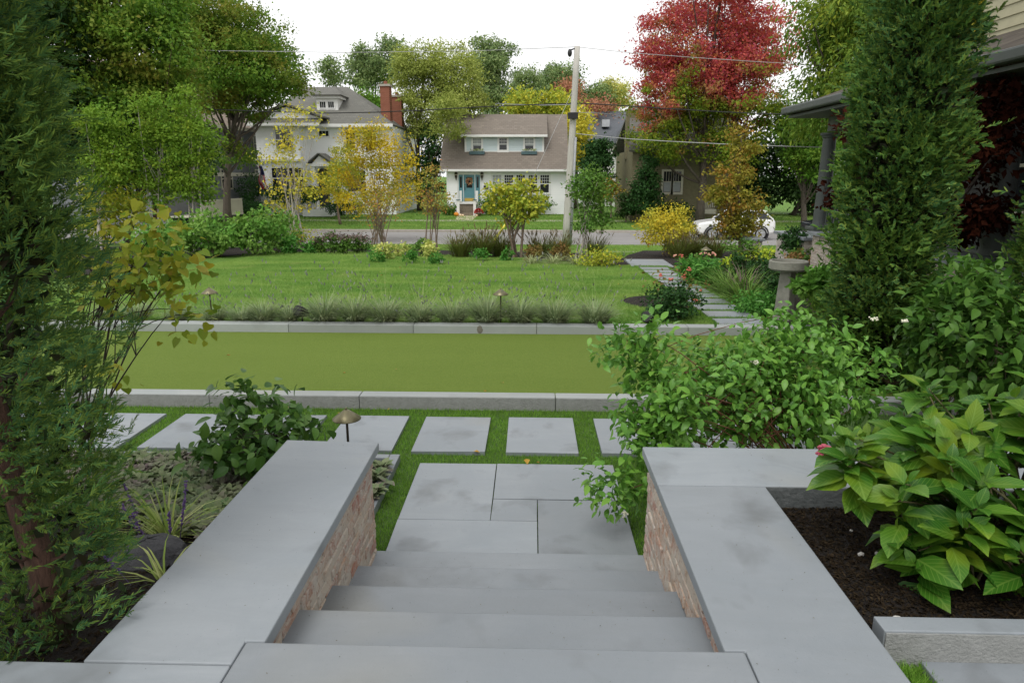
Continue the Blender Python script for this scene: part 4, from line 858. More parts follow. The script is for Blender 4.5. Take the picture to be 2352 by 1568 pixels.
for px, py, lb in ((1222, 606, 'pale hosta-like tuft left of the two grey tufts'), (1272, 606, 'pale grey grass tuft in front of the right russet shrub'), (1325, 608, 'pale grey grass tuft beside the yellow-flowered shrub')):
    grassclump(px, py, .42, 180, lb, L_TUF, .016, (20, 85), .12, 'grass_tuft', 'pale grass tufts', False)
t = shrub('yellow_flower_shrub', 'low yellow-green flowering shrub at the corner of lawn and path', (1325, 582, 1432, 612), L_YG, TWIG, 1300, .07, nc=40, ry=.6)
shrub('yellow_shrub', 'rounded golden yellow shrub with bare legs beside the road', (1468, 462, 1592, 590), L_YEL, TWIG, 5200, .08, nc=80, stems=9, cr=.42, base=PT(1530, 590))
# rose island
t = shrub('box_shrub', 'dark green mounded shrub of the rose island by the court border', (1475, 655, 1615, 742), L_DK, TWIG, 2600, .06, nc=40, base=PY(1545, 735, 10.9)*np.array([1, 1, 0])+np.array([0, 0, .05]))
b = PY(1550, 700, 11.6); b[2] = float(tz(11.6)); t = shrub('rose_bush', 'thin dark rose bush with coral blooms over the path', (1490, 605, 1620, 730), L_BRN, BARKD, 230, .07, nc=24, base=b, stems=7)
CORAL = pm('coral_petal', (.55, .09, .06), (.66, .20, .14), 60, .6); PEACH = pm('peach_petal', (.78, .34, .24), (.82, .48, .36), 60, .6)
def blooms(t, mat, pts, Y, r=.04):
    g = Geo()
    for px, py in pts:
        p = PY(px, py, Y)
        for k in range(6): g.blob(p+rs.normal(0, r*.45, 3), (r*.6, r*.6, r*.4), 6, 4)
    g.part('blossoms', mat, t)
blooms(t, CORAL, ((1610, 667), (1570, 635), (1517, 630), (1597, 690), (1520, 690), (1583, 620), (1540, 643)), 11.5, .035)
t = shrub('rose_bush', 'low rose bush with peach and coral blooms at the end of the path', (1540, 580, 1640, 625), L_MID, TWIG, 500, .08, nc=18, base=PT(1590, 622))
blooms(t, PEACH, ((1610, 583), (1620, 581), (1628, 585), (1637, 580), (1642, 584), (1550, 585)), 19.2, .045); blooms(t, CORAL, ((1563, 586), (1566, 590)), 19.2, .05)
shrub('catmint_plant', 'lush green leafy perennial mound right of the path end', (1558, 592, 1665, 655), L_CAT, None, 1600, .13, cat='plant', nc=36, ar=.42)
shrub('golden_shrub', 'lime yellow small shrub behind the lush green mound', (1655, 588, 1690, 622), L_LIME, TWIG, 420, .08, nc=16)
shrub('golden_shrub', 'lime yellow shrub at the foot of the brick pier', (1700, 572, 1790, 602), L_LIME, TWIG, 600, .09, nc=20)
for i, (r_, lb) in enumerate((((1660, 590, 1720, 655), 'dark boxwood ball left of the amber tree trunk'), ((1705, 590, 1775, 660), 'dark boxwood ball right of the amber tree trunk'), ((1745, 600, 1815, 690), 'dark boxwood ball left of the bird bath'), ((1760, 640, 1800, 705), 'low dark boxwood ball at the foot of the bird bath'))):
    shrub('boxwood', lb, r_, L_DK, TWIG, 1300, .07, nc=34, group='dark boxwood balls of the right bed')
shrub('blue_shrub', 'soft blue-green shrub between the amber tree and the pier', (1660, 548, 1750, 600), L_MID, TWIG, 900, .09, nc=22)
t = shrub('salvia_plant', 'faded purple salvia spikes in front of the boxwoods', (1680, 650, 1745, 690), L_MID, TWIG, 260, .08, cat='plant', nc=12)
b = wloc(t); tp, d = clump(t, 'blossoms', L_PUR, b, 60, .75, .02, (2, 28), .3)
for i, (px, py, lb) in enumerate(((1668, 672, 'arching green grass beside the stepping slabs, middle'), (1712, 700, 'arching green grass beside the stepping slabs, nearest the bird bath'), (1640, 656, 'arching green grass beside the stepping slabs, farthest'), (1690, 684, 'arching green grass between slabs and bird bath'))):
    grassclump(px, py, .75, 260, lb, L_GR2, .018, (15, 75), .15, 'arching_grass', 'arching grasses beside the path', False)
shrub('ground_cover_plant', 'low bright green ground cover in front of the bird bath', (1690, 675, 1800, 725), L_CAT, None, 1700, .055, cat='plant', nc=60, cr=.25)
shrub('yellow_green_shrub', 'bright yellow-green leafy shrub right of the bird bath', (1830, 610, 1960, 740), L_HYD, TWIG, 1500, .12, nc=34, base=PY(1880, 700, 9.8)*np.array([1, 1, 0])+np.array([0, 0, .03]))
t = shrub('hydrangea_bush', 'oakleaf hydrangea with brown faded heads below the porch wall', (1800, 570, 1920, 640), L_MID, TWIG, 900, .13, nc=26, base=PT(1860, 645))
b = wloc(t); n_ = 600; cc = PY(1860, 583, b[1])+rs.normal(size=(14, 3))*np.array([.38, .3, .09]); pos = cc[rs.integers(0, 14, n_)]+rs.normal(0, .05, (n_, 3)); leaves('blossoms', leafmat('faded_brown_head', [(.20, .10, .05), (.27, .14, .08), (.16, .13, .05)], trans=.2), pos, rdir(n_), rdir(n_)+np.array([0, 0, .6]), .06, .05, T_DIA, t)
shrub('yew_shrub', 'rounded dark yew in front of the porch wall', (1795, 526, 1872, 590), L_DK, TWIG, 1500, .08, nc=34, base=PT(1832, 640))
shrub('low_hedge', 'dark low shrub behind the bird bath', (1775, 570, 1830, 620), L_DK, TWIG, 800, .08, nc=22)

# ------------------------------------------------------------------ small trees between lawn and road
def stree(name, label, rects, base, lm, bm_, n, ls, nc, stems, sr, cr=.45, cat='tree', Y=None, ry=None, **k):
    b = PT(*base); cs = []
    for r_ in rects:
        c_, q_ = ell(*r_, b[1] if Y is None else Y, ry); cs.append((c_, q_))
    return tree(name, label, cat, b, cs, lm, bm_, n=n, ls=ls, nc=nc, stems=stems, tr=sr, stemr=sr, cr=cr, nl=22, **k)
stree('birch_tree', 'slender white-stemmed birch with thin yellow leaves in front of the white house', [(630, 240, 700, 400), (590, 300, 680, 420), (640, 380, 750, 510), (680, 230, 740, 330), (600, 420, 690, 500)], (685, 575), L_YEL, BARKB, 1900, .11, 60, 4, .045, .6, spread=.25)
stree('serviceberry_tree', 'golden orange multi-stem tree in front of the white house', [(760, 290, 880, 430), (840, 300, 950, 440), (770, 400, 930, 500), (820, 275, 900, 360), (745, 380, 800, 470), (900, 380, 965, 480)], (872, 560), L_GOLD, TWIG, 10500, .12, 150, 10, .025, .75, spread=.3)
stree('serviceberry_tree', 'thin rusty tree under the golden one with nearly bare spreading stems', [(800, 440, 930, 520), (840, 420, 960, 480)], (868, 566), L_RUST, TWIG, 900, .10, 40, 8, .03, .5, spread=.3)
stree('serviceberry_tree', 'thin rusty green multi-stem tree left of the small white house', [(950, 420, 1040, 500), (970, 380, 1020, 450)], (990, 576), L_RUST, TWIG, 1000, .10, 40, 7, .025, .45, spread=.25)
stree('redbud_tree', 'low spreading green tree before the blue door house windows', [(1110, 420, 1180, 490), (1160, 415, 1265, 480), (1135, 440, 1240, 520)], (1183, 592), L_YG, TWIG, 2000, .14, 50, 4, .05, .45, spread=.2)
stree('serviceberry_tree', 'grey white-stemmed multi-stem tree right of the utility pole', [(1300, 392, 1400, 470), (1312, 450, 1412, 540), (1320, 382, 1385, 440)], (1335, 592), L_MID, BARKB, 2600, .11, 80, 8, .02, .5, spread=.2, twigs=False)
stree('magnolia_tree', 'upright amber-leaved tree in front of the white car', [(1660, 290, 1740, 390), (1630, 360, 1750, 440), (1615, 420, 1760, 500), (1640, 490, 1745, 545), (1660, 465, 1765, 540), (1650, 500, 1700, 545)], (1701, 590), L_AMB, TWIG, 6400, .11, 100, 1, .06, .4, trunk_to=PY(1703, 310, PT(1701, 590)[1]))
L_BIR = leafmat('birch_leaf', [(.065, .145, .02), (.105, .195, .028), (.16, .245, .036)], [(.22, .27, .035), (.09, .18, .026)], .8, .4)
stree('birch_tree', 'yellow-green birch with one pale stem at the far left', [(180, 240, 290, 330), (180, 320, 310, 440)], (228, 578), L_BIR, BARKB, 5200, .12, 90, 2, .05, .6, spread=.1)
for i, (x0, x1, lb) in enumerate(((310, 400, 'clump of leaning pale birch saplings behind the hedge, left group'), (400, 480, 'clump of upright pale birch saplings behind the hedge, right group'))):
    stree('birch_tree', lb, [(x0+8, 195, x1-20, 330), (x0-6, 290, x0+50, 440), (x1-55, 260, x1+12, 400), (x0+10, 390, x1+10, 480)], ((x0+x1)/2+20, 576), L_BIR, BARKB, 7000, .11, 110, 4, .035, .5, spread=.35)

# ================================================================== street furniture
yp = 32.1
b = PY(1299, 560, yp); top = PY(1326, 107, yp); t = thing('utility_pole', 'leaning weathered wooden utility pole with grey conduit at the edge of the road', 'utility pole', (b[0], b[1], float(tz(yp))))
b[2] = float(tz(yp))-.2; ax = curve(b, top, (0, 0, 0), 8); Geo().tube(ax, list(np.linspace(.185, .125, 8)), 14).part('pole', POLEW, t, smooth=True)
def pp(u): return b+(top-b)*u
g = Geo(); g.tube([pp(.02)+np.array([.22, -.08, 0]), pp(.57)+np.array([.16, -.1, 0])], .055, 8); g.part('conduit', pm('grey_conduit', (.36, .37, .38), None, 5, .6), t, smooth=True)
g = Geo(); q = PY(1313, 122, yp-.1); g.blob(q+np.array([-.08, 0, 0]), (.10, .08, .17), 8, 6); g.tube([q+np.array([-.1, 0, .1]), top+np.array([0, 0, -.05])], .03, 6); g.part('insulator_bracket', BLACK, t, smooth=True)
Geo().box(PY(1309, 268, yp)+np.array([-.1, -.3, -.12]), PY(1322, 262, yp)+np.array([.1, -.15, .05])).part('cable_clamp', BLACK, t, .02)
def wire(label, pts, Y, r, mat, sag=.0, name='power_line'):
    g = Geo(); P3 = [PY(px, py, yy_) for (px, py), yy_ in zip(pts, Y)]
    g.tube(P3, r, 5, True); o = g.part(name, mat, None, smooth=True); return tag(o, label, 'power line', 'overhead lines at the utility pole')
wire('thin top wire running left from the top of the utility pole', [(1322, 108), (1100, 117), (800, 121), (500, 117), (380, 112), (100, 100), (-300, 70)], [yp]*7, .012, WIREG)
wire('thin top wire running right from the pole in front of the red maple', [(1324, 108), (1450, 122), (1600, 133), (1750, 143), (1830, 147), (2100, 160)], [yp]*6, .012, WIREG)
wire('thick black cable bundle running left in front of the white house', [(1318, 238), (1240, 240), (1100, 246), (960, 254), (860, 258), (750, 260), (600, 256), (450, 250), (240, 244), (0, 230), (-300, 210)], [yp]*11, .024, WIREM)
wire('thick black cable bundle running right across the red maple', [(1320, 237), (1400, 241), (1520, 249), (1650, 257), (1760, 262), (1900, 264), (2200, 268)], [yp]*7, .024, WIREM)
wire('grey lower cable running right to the porch side', [(1312, 306), (1340, 309), (1440, 319), (1540, 325), (1700, 333), (1800, 336), (1900, 339)], [yp, yp, yp, yp-1, yp-3, yp-4, yp-5], .016, WIREG)
wire('pale service line running back from the pole over the small house roof', [(1318, 240), (1245, 242), (1180, 240), (1140, 238)], [yp, 36, 40, 44], .018, WIREG)
wire('short service line running back to the right behind the evergreen', [(1320, 258), (1370, 260), (1440, 264)], [yp, 36, 44], .014, WIREG)
a = PY(1124, 552, 29.5); a[2] = float(tz(29.5)); e_ = PY(1202, 458, 30.8); tp_ = pp(.82)
t = thing('guy_wire', 'slanting guy wire with bright yellow plastic guard', 'guy wire', a)
Geo().tube([a, a+(e_-a)*1.0], .048, 10).part('guard', YEL, t, smooth=True); Geo().tube([e_, tp_], .010, 5).part('wire', WIREG, t)
FRED = pm('red_flag', (.62, .03, .03), None, 5, .6)
for px, py, m_, lb in ((1485, 559, FRED, 'red marker flag left of the wooden stake'), (1516, 559, WPAINT, 'tiny white marker flag between two red ones'), (1541, 560, FRED, 'red marker flag right of the white one'), (1587, 563, FRED, 'red marker flag beside the yellow shrub')):
    yy_ = 31.6; p = PY(px, py, yy_); zb = float(tz(yy_)); t = thing('marker_flag', lb, 'marker flag', (p[0], p[1], zb), 'utility marker flags on the verge')
    Geo().tube([(p[0], p[1], zb), (p[0], p[1], p[2]+.1)], .008, 5).part('wire_stem', WIREG, t); q = p; Geo().quad(q+np.array([0, 0, -.02]), q+np.array([.16, .02, -.05]), q+np.array([.15, .02, .12]), q+np.array([0, 0, .12]), .004).part('flag', m_, t)
p = PY(1494, 565, 31.8); Geo().box((p[0]-.025, p[1]-.02, float(tz(31.8))-.05), (p[0]+.025, p[1]+.02, PY(1494, 566, 31.8)[2]+.9)).part('survey_stake', pm('yellow_stake', (.55, .38, .12), None, 5, .7)); s_ = bpy.data.objects['survey_stake']; tag(s_, 'thin yellowish wooden stake on the verge beside the red flags', 'stake')
# ------------------------------------------------------------------ brick piers of the front entrance
def pier(label, x0, x1, ytop, Y, dep, zb, mat, name='brick_pier'):
    a = PY(x0, ytop, Y); c_ = PY(x1, ytop, Y); t = thing(name, label, 'pier', ((a[0]+c_[0])/2, Y, zb))
    Geo().box((a[0]+.01, Y+.01, zb), (c_[0]-.01, Y+dep-.01, a[2]-.07)).part('mortar_core', MORT, t)
    g = Geo(); brickrun(g, a[0], c_[0], Y, Y+dep, zb, a[2]-.075, ['-y', '-x', '+x']); g.part('brickwork', mat, t, .004)
    Geo().box((a[0]-.07, Y-.07, a[2]-.075), (c_[0]+.07, Y+dep+.07, a[2])).part('cap', BS, t, .008)
pier('short pale brick pier with stone cap beside the road, right of the amber tree', 1722, 1752, 548, 22.0, .9, float(tz(22))-.2, BRICKG)
pier('long pale brick wall with stone cap left of the porch', 1850, 1900, 545, 16.0, 1.85, float(tz(17))-.2, BRICKG, 'brick_wall')

# ------------------------------------------------------------------ cars
TYRE = pm('tyre_rubber', (.018, .018, .018), None, 9, .85); RIM = pm('alloy_rim', (.62, .63, .64), (.5, .5, .52), 9, .3, metal=.8)
CARW, N, L, B = newmat('white_car_paint'); B.inputs['Base Color'].default_value = (.80, .80, .79, 1); B.inputs['Roughness'].default_value = .25; B.inputs['Coat Weight'].default_value = .5
CARD, N, L, B = newmat('dark_blue_car_paint'); B.inputs['Base Color'].default_value = (.012, .016, .025, 1); B.inputs['Roughness'].default_value = .2; B.inputs['Coat Weight'].default_value = .6
CLAD = pm('black_cladding', (.025, .025, .026), None, 9, .7); LENS = pm('headlight_lens', (.55, .57, .58), (.2, .2, .22), 40, .15)
def car(name, label, x, y, z, paint, group=None):
    """length along x, nose towards -x, wheel centres at x=-1.26 and 1.26"""
    t = thing(name, label, 'car', (x, y, z)); ln = [(-2.02, .42, .72, .66), (-1.95, .30, .86, .76), (-1.7, .25, .93, .85), (-1.2, .23, 1.0, .88), (-.75, .23, 1.05, .88), (0, .23, 1.05, .885), (1.0, .23, 1.08, .885), (1.6, .25, 1.10, .87), (1.93, .32, 1.08, .82), (2.02, .45, .95, .74)]
    g = Geo(); V = []; K = 10
    for xx, zb, zt, hw in ln:
        pr = [(-hw*.9, zb), (-hw, zb+.12), (-hw, zb+(zt-zb)*.55), (-hw*.97, zt-.10), (-hw*.9, zt), (hw*.9, zt), (hw*.97, zt-.10), (hw, zb+(zt-zb)*.55), (hw, zb+.12), (hw*.9, zb)]
        V += [(x+xx, y+q, z+zz_) for q, zz_ in pr]
    n = len(ln); Fc = [(i*K+j, i*K+(j+1) % K, (i+1)*K+(j+1) % K, (i+1)*K+j) for i in range(n-1) for j in range(K)]+[tuple(range(K)), tuple((n-1)*K+j for j in range(K))[::-1]]
    g.add(V, [f[::-1] for f in Fc]); g.part('body', paint, t, .03, smooth=False)
    def cab(pr, hwb, hwt, mat, nm, bev=.02):
        g = Geo(); k = len(pr); zmin = min(p[1] for p in pr); zmax = max(p[1] for p in pr); V = []
        for s_ in (-1, 1):
            for xx, zz_ in pr: V.append((x+xx, y+s_*(hwb+(hwt-hwb)*(zz_-zmin)/(zmax-zmin+1e-6)), z+zz_))
        g.add(V, [tuple(range(k)), tuple(range(2*k-1, k-1, -1))]+[(i, k+i, k+(i+1) % k, (i+1) % k) for i in range(k)]); return g.part(nm, mat, t, bev)
    cab([(-.85, 1.04), (-.18, 1.50), (1.35, 1.52), (1.86, 1.06)], .80, .62, GLASS, 'window')
    cab([(-.22, 1.49), (.1, 1.56), (1.3, 1.575), (1.62, 1.49), (1.40, 1.46), (-.15, 1.46)], .655, .61, paint, 'roof')
    for s_ in (-1, 1):
        for (xa, za, xb, zb_) in ((-.86, 1.04, -.16, 1.50), (.28, 1.05, .30, 1.50), (1.12, 1.07, 1.05, 1.50), (1.88, 1.07, 1.38, 1.50)):
            ya, yb = y+s_*.815, y+s_*.645; Geo().tube([(x+xa, ya, z+za), (x+xb, yb, z+zb_)], .038, 6).part('pillar', paint, t)
        Geo().blob((x-.62, y+s_*.96, z+1.10), (.07, .10, .075), 10, 6).part('mirror', paint, t, smooth=True)
        g = Geo(); g.box((x-1.95, y+s_*.60-.12, z+.60), (x-1.86, y+s_*.60+.17, z+.74)); g.part('headlight', LENS, t, .02)
        g = Geo(); g.box((x-.86, y+s_*.885-.02, z+.22), (x+.86, y+s_*.885+.02, z+.42)); g.part('sill_cladding', CLAD, t, .02)
        for xx in (-1.26, 1.26):
            g = Geo(); c0 = np.array([x+xx, y+s_*.80, z+.335])
            g.lathe([(.41, -.075), (.43, .095), (.37, .10), (.34, .02)], c0, 26, ax=(0, s_, 0)); g.part('wheel_arch', CLAD, t, smooth=False)
            Geo().lathe([(.22, -.1), (.335, -.09), (.335, .07), (.30, .10), (.235, .11), (.2, .09)], c0, 26, ax=(0, s_, 0)).part('tyre', TYRE, t, smooth=True)
            g = Geo(); g.lathe([(.235, .095), (.235, .115), (.21, .115), (.205, .06)], c0, 24, ax=(0, s_, 0)); g.lathe([(.05, .05), (.05, .125)], c0, 12, ax=(0, s_, 0))
            for k in range(5):
                a_ = k*2*math.pi/5+.3; d_ = np.array([math.cos(a_), 0, math.sin(a_)]); g.tube([c0+np.array([0, s_*.115, 0]), c0+d_*.11+np.array([.0, s_*.118, 0]), c0+d_*.215+np.array([0, s_*.108, 0])], [.032, .026, .03], 5)
            g.part('rim', RIM, t)
    Geo().box((x-2.035, y-.45, z+.58), (x-1.99, y+.45, z+.78)).part('grille', CLAD, t, .02); Geo().box((x-2.06, y-.7, z+.24), (x-1.90, y+.7, z+.42)).part('bumper', CLAD, t, .03)
    Geo().box((x-.34, y-.885, z+.86), (x-.18, y-.872, z+.90)).part('handle', CLAD, t)
    return t
zr = -1.05; yc = 37.4
cx = (PY(1629, 540, yc)[0]+PY(1731, 540, yc)[0])/2
car('parked_car', 'white compact crossover parked facing left behind the amber tree', cx, yc, zr, CARW)
car('parked_car', 'dark blue car mostly hidden behind the porch wall', PY(1935, 530, 37.4)[0], 37.4, zr, CARD)

# ================================================================== houses
def siding(g, x0, x1, y, z0, z1, step=.13, proud=.020, mi=0):
    """lapped boards facing -y"""
    z = z0
    while z < z1-1e-4:
        e_ = min(z+step, z1); g.add([(x0, y-proud, z), (x1, y-proud, z), (x1, y-.002, e_), (x0, y-.002, e_), (x0, y, z), (x1, y, z)], [(0, 1, 2, 3), (4, 5, 1, 0)], mi); z = e_
    return g
def window(t, x0, x1, z0, z1, y, frame=WPAINT, fw=.10, nx=2, ny=2, sash=True, inner=GLASS, blind=None, name='window', rotv=None):
    g = Geo(); d = .05
    g.box((x0-fw, y-d, z0-fw*1.2), (x1+fw, y, z0)); g.box((x0-fw, y-d, z1), (x1+fw, y, z1+fw)); g.box((x0-fw, y-d, z0), (x0, y, z1)); g.box((x1, y-d, z0), (x1+fw, y, z1))
    zm = (z0+z1)/2
    if sash: g.box((x0, y-d*.8, zm-.03), (x1, y-.004, zm+.03))
    zl = zm+.03 if sash else z0; mw = .022
    for i in range(1, nx): xm = x0+(x1-x0)*i/nx; g.box((xm-mw/2, y-d*.62, zl), (xm+mw/2, y-.004, z1))
    for i in range(1, ny): zk = zl+(z1-zl)*i/ny; g.box((x0, y-d*.60, zk-mw/2), (x1, y-.004, zk+mw/2))
    p_ = Geo().box((x0, y-.02, z0), (x1, y-.002, z1)); q_ = None
    if blind: q_ = Geo().box((x0+.03, y-.024, z0+(z1-z0)*blind[0]), (x1-.03, y-.0205, z0+(z1-z0)*blind[1]))
    if rotv:
        for k in (g, p_, q_):
            if k: k.rot(*rotv)
    f = g.part(name, frame, t); p_.part('pane', inner, f)
    if q_: q_.part('blind', BLIND, f)
    return f
# ------------------------------------------------------------------ small white house with the blue door
YH = 52.5; hx = lambda px, py=430, Y=YH: PY(px, py, Y)[0]; hz = lambda py, px=1150, Y=YH: PY(px, py, Y)[2]
GZ = float(tz(YH)); X0, X1 = hx(1027), hx(1300); ZE = hz(390)
t = thing('house', 'small white house with brown shingle roof, pale blue dormer and blue front door', 'house', ((X0+X1)/2, YH, GZ))
g = Geo(); siding(g, X0, X1, YH, GZ-.1, ZE); g.box((X0, YH+.004, GZ-.3), (X1, YH+8.6, ZE)); g.box((X0-.03, YH-.03, GZ), (X0+.10, YH+.1, ZE)); g.part('wall', WSIDE, t)
XA, XB = X0-.5, hx(1296, 330)+.35; YR, ZR = YH+4.3, hz(263, 1150, YH+4.3)
sl = (ZR-ZE)/(YR-(YH-.45)); zat = lambda y: ZE+sl*(y-(YH-.45))
g = Geo(); g.quad((XA, YH-.45, ZE), (XB, YH-.45, ZE), (XB, YR, ZR), (XA, YR, ZR), .15); g.quad((XA, YR, ZR), (XB, YR, ZR), (XB, YR+4.8, ZE), (XA, YR+4.8, ZE), .15)
rf = g.part('roof', ROOFB, t)
g = Geo(); g.tri((X0, YH, ZE), (X0, YR, ZR-.2), (X0, YR+4.4, ZE), .1); g.tri((X1, YH, ZE), (X1, YR, ZR-.2), (X1, YR+4.4, ZE), .1); g.part('gable_wall', WSIDE, t)
Geo().box((XA, YH-.56, ZE-.14), (XB, YH-.455, ZE+.03)).part('gutter', WPAINT, t, .02)
Geo().box((XA+.1, YH-.45, ZE-.17), (XB-.1, YH, ZE-.152)).part('soffit', WPAINT, t)
# dormer
YD = YH+1.05; DX0, DX1 = hx(1069, 330, YD), hx(1248, 330, YD); DZ1 = hz(311, 1150, YD); DZ0 = zat(YD)-.05
g = Geo(); siding(g, DX0, DX1, YD, DZ0, DZ1, .16); g.box((DX0, YD+.004, DZ0-.2), (DX1, YD+3.0, DZ1)); dm = g.part('dormer', BSIDE, t)
g = Geo(); g.box((DX0-.06, YD-.04, DZ0), (DX0+.08, YD+.05, DZ1)); g.box((DX1-.08, YD-.04, DZ0), (DX1+.06, YD+.05, DZ1)); g.box((DX0+.08, YD-.035, DZ0-.0), (DX1-.08, YD-.02, DZ0+.08)); g.part('corner_board', WPAINT, dm)
g = Geo(); g.quad((DX0-.35, YD-.4, DZ1), (DX1+.3, YD-.4, DZ1), (DX1+.3, YR+.01, ZR+.012), (DX0-.35, YR+.01, ZR+.012), .12); g.part('dormer_roof', ROOFB, dm)
Geo().box((DX0-.35, YD-.5, DZ1-.15), (DX1+.3, YD-.41, DZ1+.02)).part('gutter', WPAINT, dm, .02)
for i, (a, b_) in enumerate(((1087, 1105), (1147, 1164), (1206, 1225))):
    xa, xb = hx(a, 330, YD), hx(b_, 330, YD); za, zb_ = hz(346, 1150, YD), hz(318, 1150, YD)
    f = window(t, xa, xb, za+.05, zb_, YD-.018, WPAINT, .15, 4 if i == 1 else 2, 2, True, GLASS, (.35, 1) if i != 1 else None)
    if i != 1:
        g = Geo(); g.box((xa-.28, YD-.38, za-.30), (xb+.28, YD-.05, za-.06)); fb = g.part('flower_box', DTEAL, t, .02)
        n_ = 60; pos = np.stack([rs.uniform(xa-.2, xb+.2, n_), rs.uniform(YD-.33, YD-.1, n_), rs.uniform(za-.06, za+.06, n_)], 1); leaves('foliage', L_TUF, pos, rdir(n_)+np.array([0, 0, 1.]), rdir(n_), .14, .07, T_DIA, fb)
# door
dz0, dz1 = hz(463), hz(401); xa, xb = hx(1053.5), hx(1103)
g = Geo(); g.box((xa-.12, YH-.07, dz0), (xa, YH-.02, dz1+.12)); g.box((xb, YH-.07, dz0), (xb+.12, YH-.02, dz1+.12)); g.box((xa, YH-.07, dz1), (xb, YH-.02, dz1+.12)); g.part('door_frame', WPAINT, t)
la, lb_ = hx(1064.5), hx(1091)
g = Geo(); g.box((la+.03, YH-.06, dz0), (lb_-.03, YH-.021, dz1-.02)); pw = (lb_-la)
g.box((la+.03+pw*.2, YH-.068, dz0+.42), (lb_-.03-pw*.2, YH-.0605, dz0+.95)); g.box((la+.03+pw*.26, YH-.074, dz0+.49), (lb_-.03-pw*.26, YH-.0685, dz0+.88)); dr = g.part('door', TEAL, t, .008)
Geo().box((la+pw*.27, YH-.067, hz(431.5)), (lb_-pw*.22, YH-.0605, hz(407))).part('pane', GLASS, dr)
Geo().box((la+.08, YH-.068, dz0+.03), (lb_-.08, YH-.061, dz0+.25)).part('kick_plate', BRASSP, dr)
g = Geo(); g.box((la+.09, YH-.11, dz0+.82), (la+.14, YH-.061, dz0+1.1)); g.box((la+.085, YH-.09, dz0+1.18), (la+.145, YH-.061, dz0+1.25)); g.part('handle', BLACK, dr)
for a, b_ in ((1054, 1063.7), (1092, 1102.6)):
    a_, c_ = hx(a), hx(b_); g = Geo(); g.box((a_, YH-.05, dz0), (c_, YH-.021, dz1-.02)); sdl = g.part('sidelight', TEAL, t, .006); m_ = (a_+c_)/2; Geo().box((m_-.075, YH-.056, hz(431.5)), (m_+.075, YH-.0505, hz(406))).part('pane', GLASS, sdl)
for px in (1048, 1107.3):
    x_ = hx(px, 404); z_ = hz(404); ln_ = Geo().lathe([(.01, .30), (.09, .24), (.12, .16), (.09, -.10), (.05, -.17), (.01, -.35)], (x_, YH-.16, z_), 8).part('wall_lantern', DBRONZE, t)
    Geo().lathe([(.095, -.03), (.115, .10)], (x_, YH-.16, z_), 8).part('lamp_glass', pm('lamp_glass', (.55, .5, .42), None, 9, .2) if 'lamp_glass' not in MATS else MATS['lamp_glass'], ln_)
x_ = hx(1115); g = Geo(); g.box((x_-.12, YH-.2, hz(434)), (x_+.22, YH-.02, hz(426))); g.part('mailbox', BLACK, t, .02)
# stoop
g = Geo(); sx0, sx1 = hx(1057), hx(1094)
for i in range(4): g.box((sx0, YH-.5-.34*(3-i)-.0, GZ-.2), (sx1, YH-.03-.0*i, GZ+.21*(i+1)-.03), 0) if i == 3 else g.box((sx0+.001*i, YH-.5-.34*(3-i), GZ-.2), (sx1-.001*i, YH-.5-.34*(2-i)-.002, GZ+.21*(i+1)-.03))
g.part('stoop', CHIMB2, t); Geo().box((sx0-.1, YH-.56, dz0-.16), (sx1+.1, YH-.031, dz0-.01)).part('landing', WPAINT, t)
for px in (1059.5, 1096.5):
    Geo().box((hx(px)-.09, YH-.60, dz0-.01), (hx(px)+.09, YH-.44, dz0+.80)).part('newel_post', WPAINT, t, .015)
    x_ = hx(px-2.5); Geo().box((x_-.1, YH-1.72, GZ-.1), (x_+.1, YH-1.54, dz0-.05+.2)).part('newel_post', WPAINT, t, .015); Geo().box((x_-.15, YH-1.77, dz0+.151), (x_+.15, YH-1.49, dz0+.20)).part('post_cap', DTEAL, t)
wz0, wz1 = hz(442), hz(402)
for i, px in enumerate((1132, 1159, 1186, 1214, 1241)):
    f = window(t, hx(px), hx(px+19.5), wz0, wz1, YH-.02, WPAINT, .13, 4 if i else 3, 3, True, GLASS if i else BLIND, None)
Geo().box((hx(1130), YH-.35, wz0-.42), (hx(1186), YH-.06, wz0-.17)).part('flower_box', DTEAL, t, .02)
# house number over the door: three small dark figures
fc = bpy.data.curves.new('house_number', 'FONT'); fc.body = '122'; fc.size = .24; fc.extrude = .008; fc.align_x = 'CENTER'
fo = bpy.data.objects.new('house_number', fc); COL.objects.link(fo); bpy.context.view_layer.update()
me_ = bpy.data.meshes.new_from_object(fo.evaluated_get(bpy.context.evaluated_depsgraph_get())); bpy.data.objects.remove(fo); bpy.data.curves.remove(fc)
fo = bpy.data.objects.new('house_number', me_); COL.objects.link(fo); fo.parent = t; fo.location = ((xa+xb)/2-wloc(t)[0], -.085, dz1+.17-GZ); fo.rotation_euler = (R(90), 0, 0); me_.materials.clear(); me_.materials.append(BLACK)
